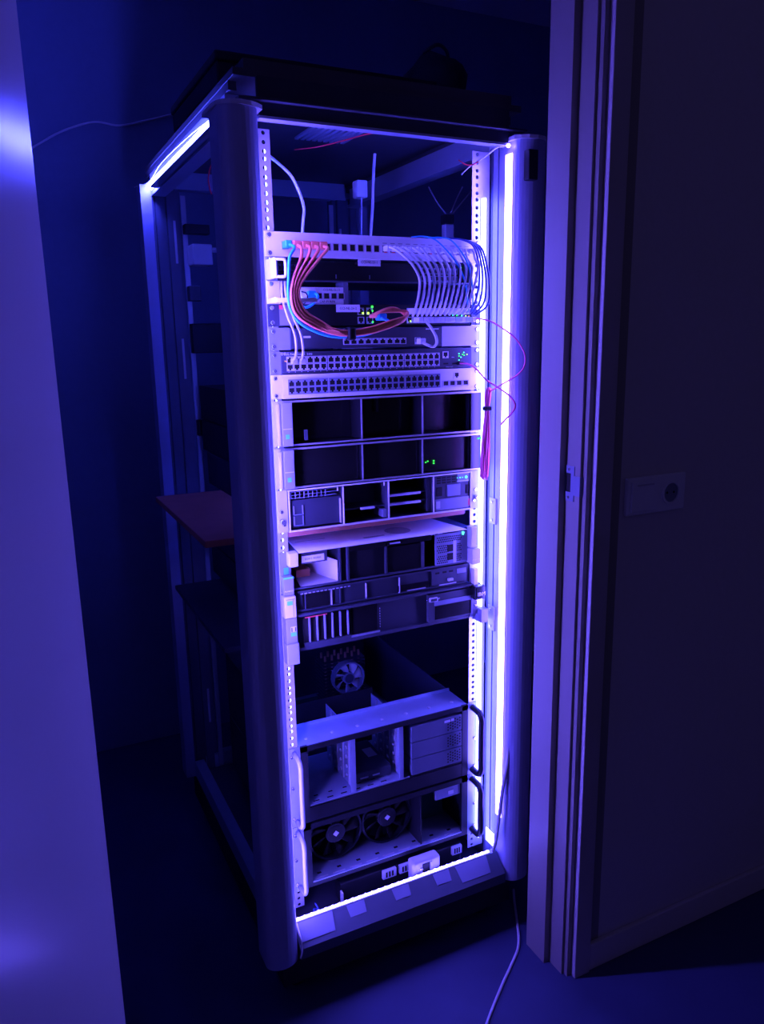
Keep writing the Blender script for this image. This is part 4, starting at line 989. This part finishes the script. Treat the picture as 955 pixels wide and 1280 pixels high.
# two grey cables down to the black 48 port switch
for i in range(2):
    e = at((366.5, 376.5)[i], 451.5, -0.0052)
    cable(('left', 'right')[i] + ' one of two grey cables plugged into the black 48 port switch', 'cable', 'grey cables at the 48 port switch', 'grey_cable',
          [at(352 + 4 * i, 352, -0.030), at(353 + 5 * i, 372, -0.040), at(360 + 6.5 * i, 396, -0.042), at(368 + 7.5 * i, 416, -0.040), at(370.5 + 8.2 * i, 434, -0.036), at(369.5 + 8.8 * i, 445, -0.030), at(367 + 9.4 * i, 450.5, -0.016)], 0.0027, ((e, 'grey_cable', 0.0115, 0.013, 0.0110),))
# short white cable between the switch and the router
cable('short white cable curving from the white plugs down to the router', 'cable', None, 'white_cable',
      [at(532, 401, -0.020), at(539, 410, -0.030), at(545, 421, -0.034), at(545.5, 430, -0.032), at(541, 433.5, -0.028), at(533, 430.5, -0.024), at(527, 427.5, -0.018)], 0.0030, ((at(523.5, 426.5, -0.0015), 'white_cable', 0.013, 0.020, 0.012),))
# dark and cyan thin cables round the right end
for i in range(4):
    cable(('innermost', 'second', 'third', 'outermost')[i] + ' dark blue cable looping round the right end of the patch panel', 'cable', 'dark cables at the right rail', 'navy_cable',
          [at(562 + 4 * i, 298 + i, 0.02), at(578 + 4 * i, 299.5 + i, -0.012), at(592 + 3.4 * i, 308 + i, -0.034), at(598.5 + 3.2 * i, 330, -0.050), at(599 + 4.2 * i, 352, -0.056), at(595 + 5.0 * i, 374 + 2 * i, -0.050), at(588 + 2.2 * i, 391 + i, -0.020)], 0.0021)
for i in range(2):
    cable(('upper', 'lower')[1 - i] + ' thin cyan cable arching over the right half of the patch panel', 'cable', 'cyan cables over the patch panel', 'blue_cable',
          [at(514 + 22 * i, 296.5 + i, 0.015), at(530 + 22 * i, 295.5 + 1.5 * i, -0.004), at(546 + 20 * i, 301 + i, -0.030), at(566 + 15 * i, 322, -0.052), at(579 + 10 * i, 345, -0.058), at(584 + 7 * i, 370, -0.052), at(585 + 6 * i, 392, -0.018)], 0.0016)
# fibre leads
cable('thin pink fibre looping wide to the right from the switch with white plugs', 'cable', 'pink fibre leads', 'pink_fibre',
      [at(589, 398.5, -0.008), at(600, 398.5, -0.030), at(615, 402.5, -0.055), at(632, 413, -0.085), at(646, 425, -0.105), at(656, 443, -0.115), at(655, 458, -0.115), at(646, 469, -0.105), at(630, 479, -0.085), at(613, 489, -0.058)], 0.0017)
cable('thin pink fibre from the black 48 port switch ending beside the right post', 'cable', 'pink fibre leads', 'pink_fibre',
      [at(574.5, 454, -0.013), at(585, 455, -0.028), at(595, 461, -0.040), at(608, 475, -0.055), at(622, 484, -0.075), at(637, 495, -0.100), at(644, 506, -0.112), at(640, 516, -0.110), at(633, 523, -0.100), at(626, 531, -0.090)], 0.0019)
fb = thing('fibre_bundle', 'hanging pink bundle of coiled fibre tied black beside the right rail', 'cable bundle', at(609, 600, -0.05))
for i in range(9):
    d = i - 4
    tubepart(fb, 'strand', 'pink_fibre', [at(611 + 0.55 * d, 484 + 0.4 * abs(d), -0.056 + 0.002 * (i % 3)), at(609.5 + 0.75 * d, 498, -0.054 - 0.004 * (i % 2)), at(609 + 0.45 * d, 511, -0.055), at(608 + 0.85 * d, 535, -0.052 - 0.004 * (i % 3)), at(606.5 + 1.15 * d, 570, -0.050 - 0.003 * (i % 2)), at(605 + 1.05 * d, 596 + 1.2 * ((i * 5) % 4), -0.048)], 0.0019, 6, 5)
bm = bmesh.new(); c = at(609, 510.5, -0.056); rbox(bm, c.x - 0.0085, c.x + 0.0085, c.y - 0.007, c.y + 0.007, c.z - 0.0045, c.z + 0.0045, 0.002, 2); obj('tie', bm, 'black_plastic', fb)
# white leads in the empty top of the rack
cable('white lead dropping from the left rail to the top of the patch panel', 'cable', 'white leads in the top of the rack', 'white_cable', [at(334, 193, 0.045), at(350, 206, 0.06), at(364, 220, 0.07), at(374, 240, 0.07), at(380, 260, 0.06), at(379, 276, 0.05), at(378, 294, 0.045)], 0.0030)
cable('white lead hanging straight down from the roof behind the patch panel', 'cable', 'white leads in the top of the rack', 'white_cable', [at(468.5, 192, 0.20), at(467, 215, 0.20), at(466, 240, 0.20), at(465.5, 262, 0.20), at(463, 296, 0.19)], 0.0033)
T = cable('thin white lead with a pale connector block hanging behind the patch panel', 'cable', 'white leads in the top of the rack', 'white_cable', [at(452, 246, 0.30), at(452, 270, 0.30), at(452, 297, 0.30)], 0.0018)
a, b = at(444, 225, 0.30), at(458, 248, 0.30); part(T, 'connector', 'white_plastic', (a.x, b.x, 0.29, 0.32, b.z, a.z), bevel=0.004)
T = thing('cable_bundle', 'three thin grey leads fanning out of a dark clip behind the right rail', 'cable', at(562, 300, 0.22))
for a, b in (((536, 234), (557, 267)), ((578, 234), (563, 267)), ((590, 238), (565, 268))):
    tubepart(T, 'lead', 'grey_cable', [at(a[0], a[1], 0.30), at((a[0] + b[0]) / 2 - 1, (a[1] + b[1]) / 2 + 1, 0.26), at(b[0], b[1], 0.22)], 0.0017)
a, b = at(556, 268, 0.21), at(566, 280, 0.21); part(T, 'clip', 'black_plastic', (a.x, b.x, 0.205, 0.23, b.z, a.z)); a, b = at(556, 280, 0.21), at(567.5, 300, 0.21); part(T, 'stem', 'grey_cable', (a.x, b.x, 0.208, 0.226, b.z, a.z), bevel=0.003)
cable('red wire running along the underside of the roof', 'wire', 'red wires', 'red_wire', [at(368, 187, 0.20), at(395, 184, 0.16), at(425, 177, 0.11), at(450, 170, 0.06), at(466, 166.5, 0.02), at(482, 166, -0.01)], 0.0014, name='wire')
cable('red wire hanging from the upper left side beam behind the post', 'wire', 'red wires', 'red_wire', [at(266, 202, 0.30), at(262, 212, 0.30), at(260.5, 224, 0.30), at(262, 235, 0.30), at(264.5, 243, 0.30)], 0.0015, name='wire')
# feed wire of the led strip at the upper right corner
T = thing('led_feed_wire', 'short red and white feed wire at the upper end of the right led strip', 'wire', at(634, 183, -0.065))
tubepart(T, 'lead', 'white_cable', [at(634, 181, -0.068), at(622, 184, -0.055), at(610, 193, -0.035), at(598, 201.5, -0.02)], 0.0016)
tubepart(T, 'red_end', 'red_wire', [at(599, 201, -0.02), at(592, 205.5, -0.015), at(583, 206, -0.010), at(573, 200, -0.005)], 0.0012); tubepart(T, 'white_end', 'white_cable', [at(599, 201, -0.02), at(590, 206, -0.012), at(583, 212, -0.008), at(577, 218, -0.004)], 0.0012)
for px in (635.5, 644.5):
    p = at(px, 182, -0.070)
    bm = bmesh.new(); bmesh.ops.create_icosphere(bm, subdivisions=2, radius=0.0042); [setattr(v, 'co', v.co + p) for v in bm.verts]; obj('solder_lamp', bm, 'led_post_right', T)
# loose tape and wire at the lower end of the right strip
cable('loose dark lead peeling off the lower end of the right led strip', 'wire', None, 'grey_cable', [at(636, 930, -0.088), at(634, 955, -0.090), at(628.5, 985, -0.088), at(624, 1020, -0.086), at(620, 1050, -0.080), at(616, 1064, -0.070)], 0.0042, name='wire')
cable('pale lead at the lower left end of the sill strip', 'wire', None, 'white_cable', [(-0.262, -0.060, 0.198), (-0.266, -0.094, 0.190), (-0.266, -0.102, 0.172), (-0.267, -0.103, 0.158), (-0.272, -0.106, 0.148)], 0.0020, name='wire')
cable('pale wire running along the upper left beam above the bright strip', 'wire', None, 'white_cable', [atX(168, 234, -0.316), atX(186, 227, -0.314), atX(202, 203, -0.313), atX(236, 170, -0.312), atX(260, 151, -0.312), atX(270, 144, -0.314)], 0.0014, name='wire')
# rear left: pale adapter and dark clamps on the rear rail
T = thing('power_adapter', 'pale plug-in adapter on the rear left rail seen through the rack side', 'power adapter', (-0.18, 0.70, 1.650))
part(T, 'housing', 'white_plastic', (-0.214, -0.160, 0.690, 0.752, 1.652, 1.706), bevel=0.004); tubepart(T, 'cord_boot', 'white_plastic', [(-0.160, 0.70, 1.692), (-0.150, 0.70, 1.692), (-0.140, 0.70, 1.692)], 0.0065, 8)
for za, zb, m, w in ((1.560, 1.600, 'charcoal', 0.02), (1.735, 1.760, 'black_plastic', 0.055), (1.420, 1.500, 'black_plastic', 0.09), (1.19, 1.235, 'black_plastic', 0.03)):
    part(rack, 'rail_clamp', m, (-0.222, -0.210 + w, 0.725, 0.7535, za, zb), bevel=0.002)
# thin cable hanging on the back wall, and the floor cable
cable('thin pale cable slung along the back wall left of the rack', 'cable', None, 'white_cable', [at(20, 198, 1.292), at(50, 179, 1.292), at(80, 163, 1.292), at(118, 152.5, 1.292), at(150, 157, 1.292), at(190, 149, 1.292), at(235, 139, 1.292), at(300, 128, 1.292)], 0.0035, name='wall_cable')
FZ = 0.0035
cable('thin white cable curving across the floor to the rack', 'cable', None, 'white_cable', [atZ(642, 1112, FZ), atZ(643, 1127, FZ), atZ(646, 1150, FZ), atZ(648.5, 1172, FZ), atZ(647, 1187, FZ), atZ(640, 1204, FZ), atZ(629, 1228, FZ), atZ(619, 1252, FZ), atZ(610, 1275, FZ), atZ(602, 1300, FZ)], 0.0034, name='floor_cable')

# ================================================================== WALL SOCKET
so = thing('wall_socket', 'white double wall plate with a blank rocker and a round socket right of the door', 'wall socket', (0.491, -0.285, 1.082))
part(so, 'plate', 'white_plastic', (0.410, 0.572, -0.2960, -0.2850, 1.082, 1.162), bevel=0.003)
part(so, 'rocker', 'white_plastic', (0.418, 0.487, -0.3000, -0.2960, 1.090, 1.154), bevel=0.002)
part(so, 'label_window', 'light_grey', (0.432, 0.478, -0.3006, -0.3000, 1.1440, 1.1475))
bm = bmesh.new(); n = 32; c = Vector((0.529, 0, 1.122)); R0, R1 = 0.0205, 0.0250
rg = []
for k in range(n):
    a = math.tau * k / n
    rg.append([bm.verts.new((c.x + r_ * math.cos(a), y, c.z + r_ * math.sin(a))) for r_, y in ((R0, -0.2966), (R0, -0.3000), (R1, -0.3000), (R1, -0.2958))])
for k in range(n):
    A, C_ = rg[k], rg[(k + 1) % n]
    for j in range(3): bm.faces.new((A[j], C_[j], C_[j+1], A[j+1]))
bmesh.ops.recalc_face_normals(bm, faces=bm.faces[:]); obj('socket_ring', bm, 'white_plastic', so)
bm = bmesh.new(); tube(bm, [(c.x, -0.2958, c.z), (c.x, -0.2966, c.z)], R0, 32, 1); w_ = obj('socket_well', bm, 'grey_plastic', so)
for s in (-1, 1):
    bm = bmesh.new(); tube(bm, [(c.x + s * 0.0095, -0.2966, c.z), (c.x + s * 0.0095, -0.2969, c.z)], 0.0026, 10, 1); obj('pin_hole', bm, 'hole_black', w_)

# ================================================================== ON THE ROOF
a, b = at(268, 78, 0.12), at(540, 108, 0.12)
T = thing('black_box', 'long flat black box lying on the roof of the rack', 'box', (0, 0.3, 1.925))
zt = 1.925 + 0.058
part(T, 'body', 'plinth_black', (-0.285, 0.190, 0.10, 0.50, 1.9255, zt - 0.018), bevel=0.004); part(T, 'lid', 'plinth_black', (-0.288, 0.193, 0.097, 0.503, zt - 0.018, zt), bevel=0.004)
T = thing('dark_bag', 'rounded dark bag slumped on the right end of the rack roof', 'bag', (0.25, 0.25, 1.925))
bm = bmesh.new(); bmesh.ops.create_icosphere(bm, subdivisions=3, radius=1.0)
rnd = random.Random(3)
for v in bm.verts:
    d = v.co.copy(); k = 1 + 0.10 * math.sin(5 * d.x + 2 * d.z) * math.cos(4 * d.y) + 0.04 * rnd.uniform(-1, 1)
    v.co = Vector((0.262 + d.x * 0.062 * k, 0.25 + d.y * 0.12 * k, 1.9255 + 0.075 + max(-0.075, d.z * 0.085 * k)))
for f in bm.faces: f.smooth = True
obj('sack', bm, 'plinth_black', T)
tubepart(T, 'drawstring', 'charcoal', [(0.215, 0.20, 2.07), (0.24, 0.18, 2.085), (0.27, 0.19, 2.08), (0.29, 0.21, 2.06)], 0.004)
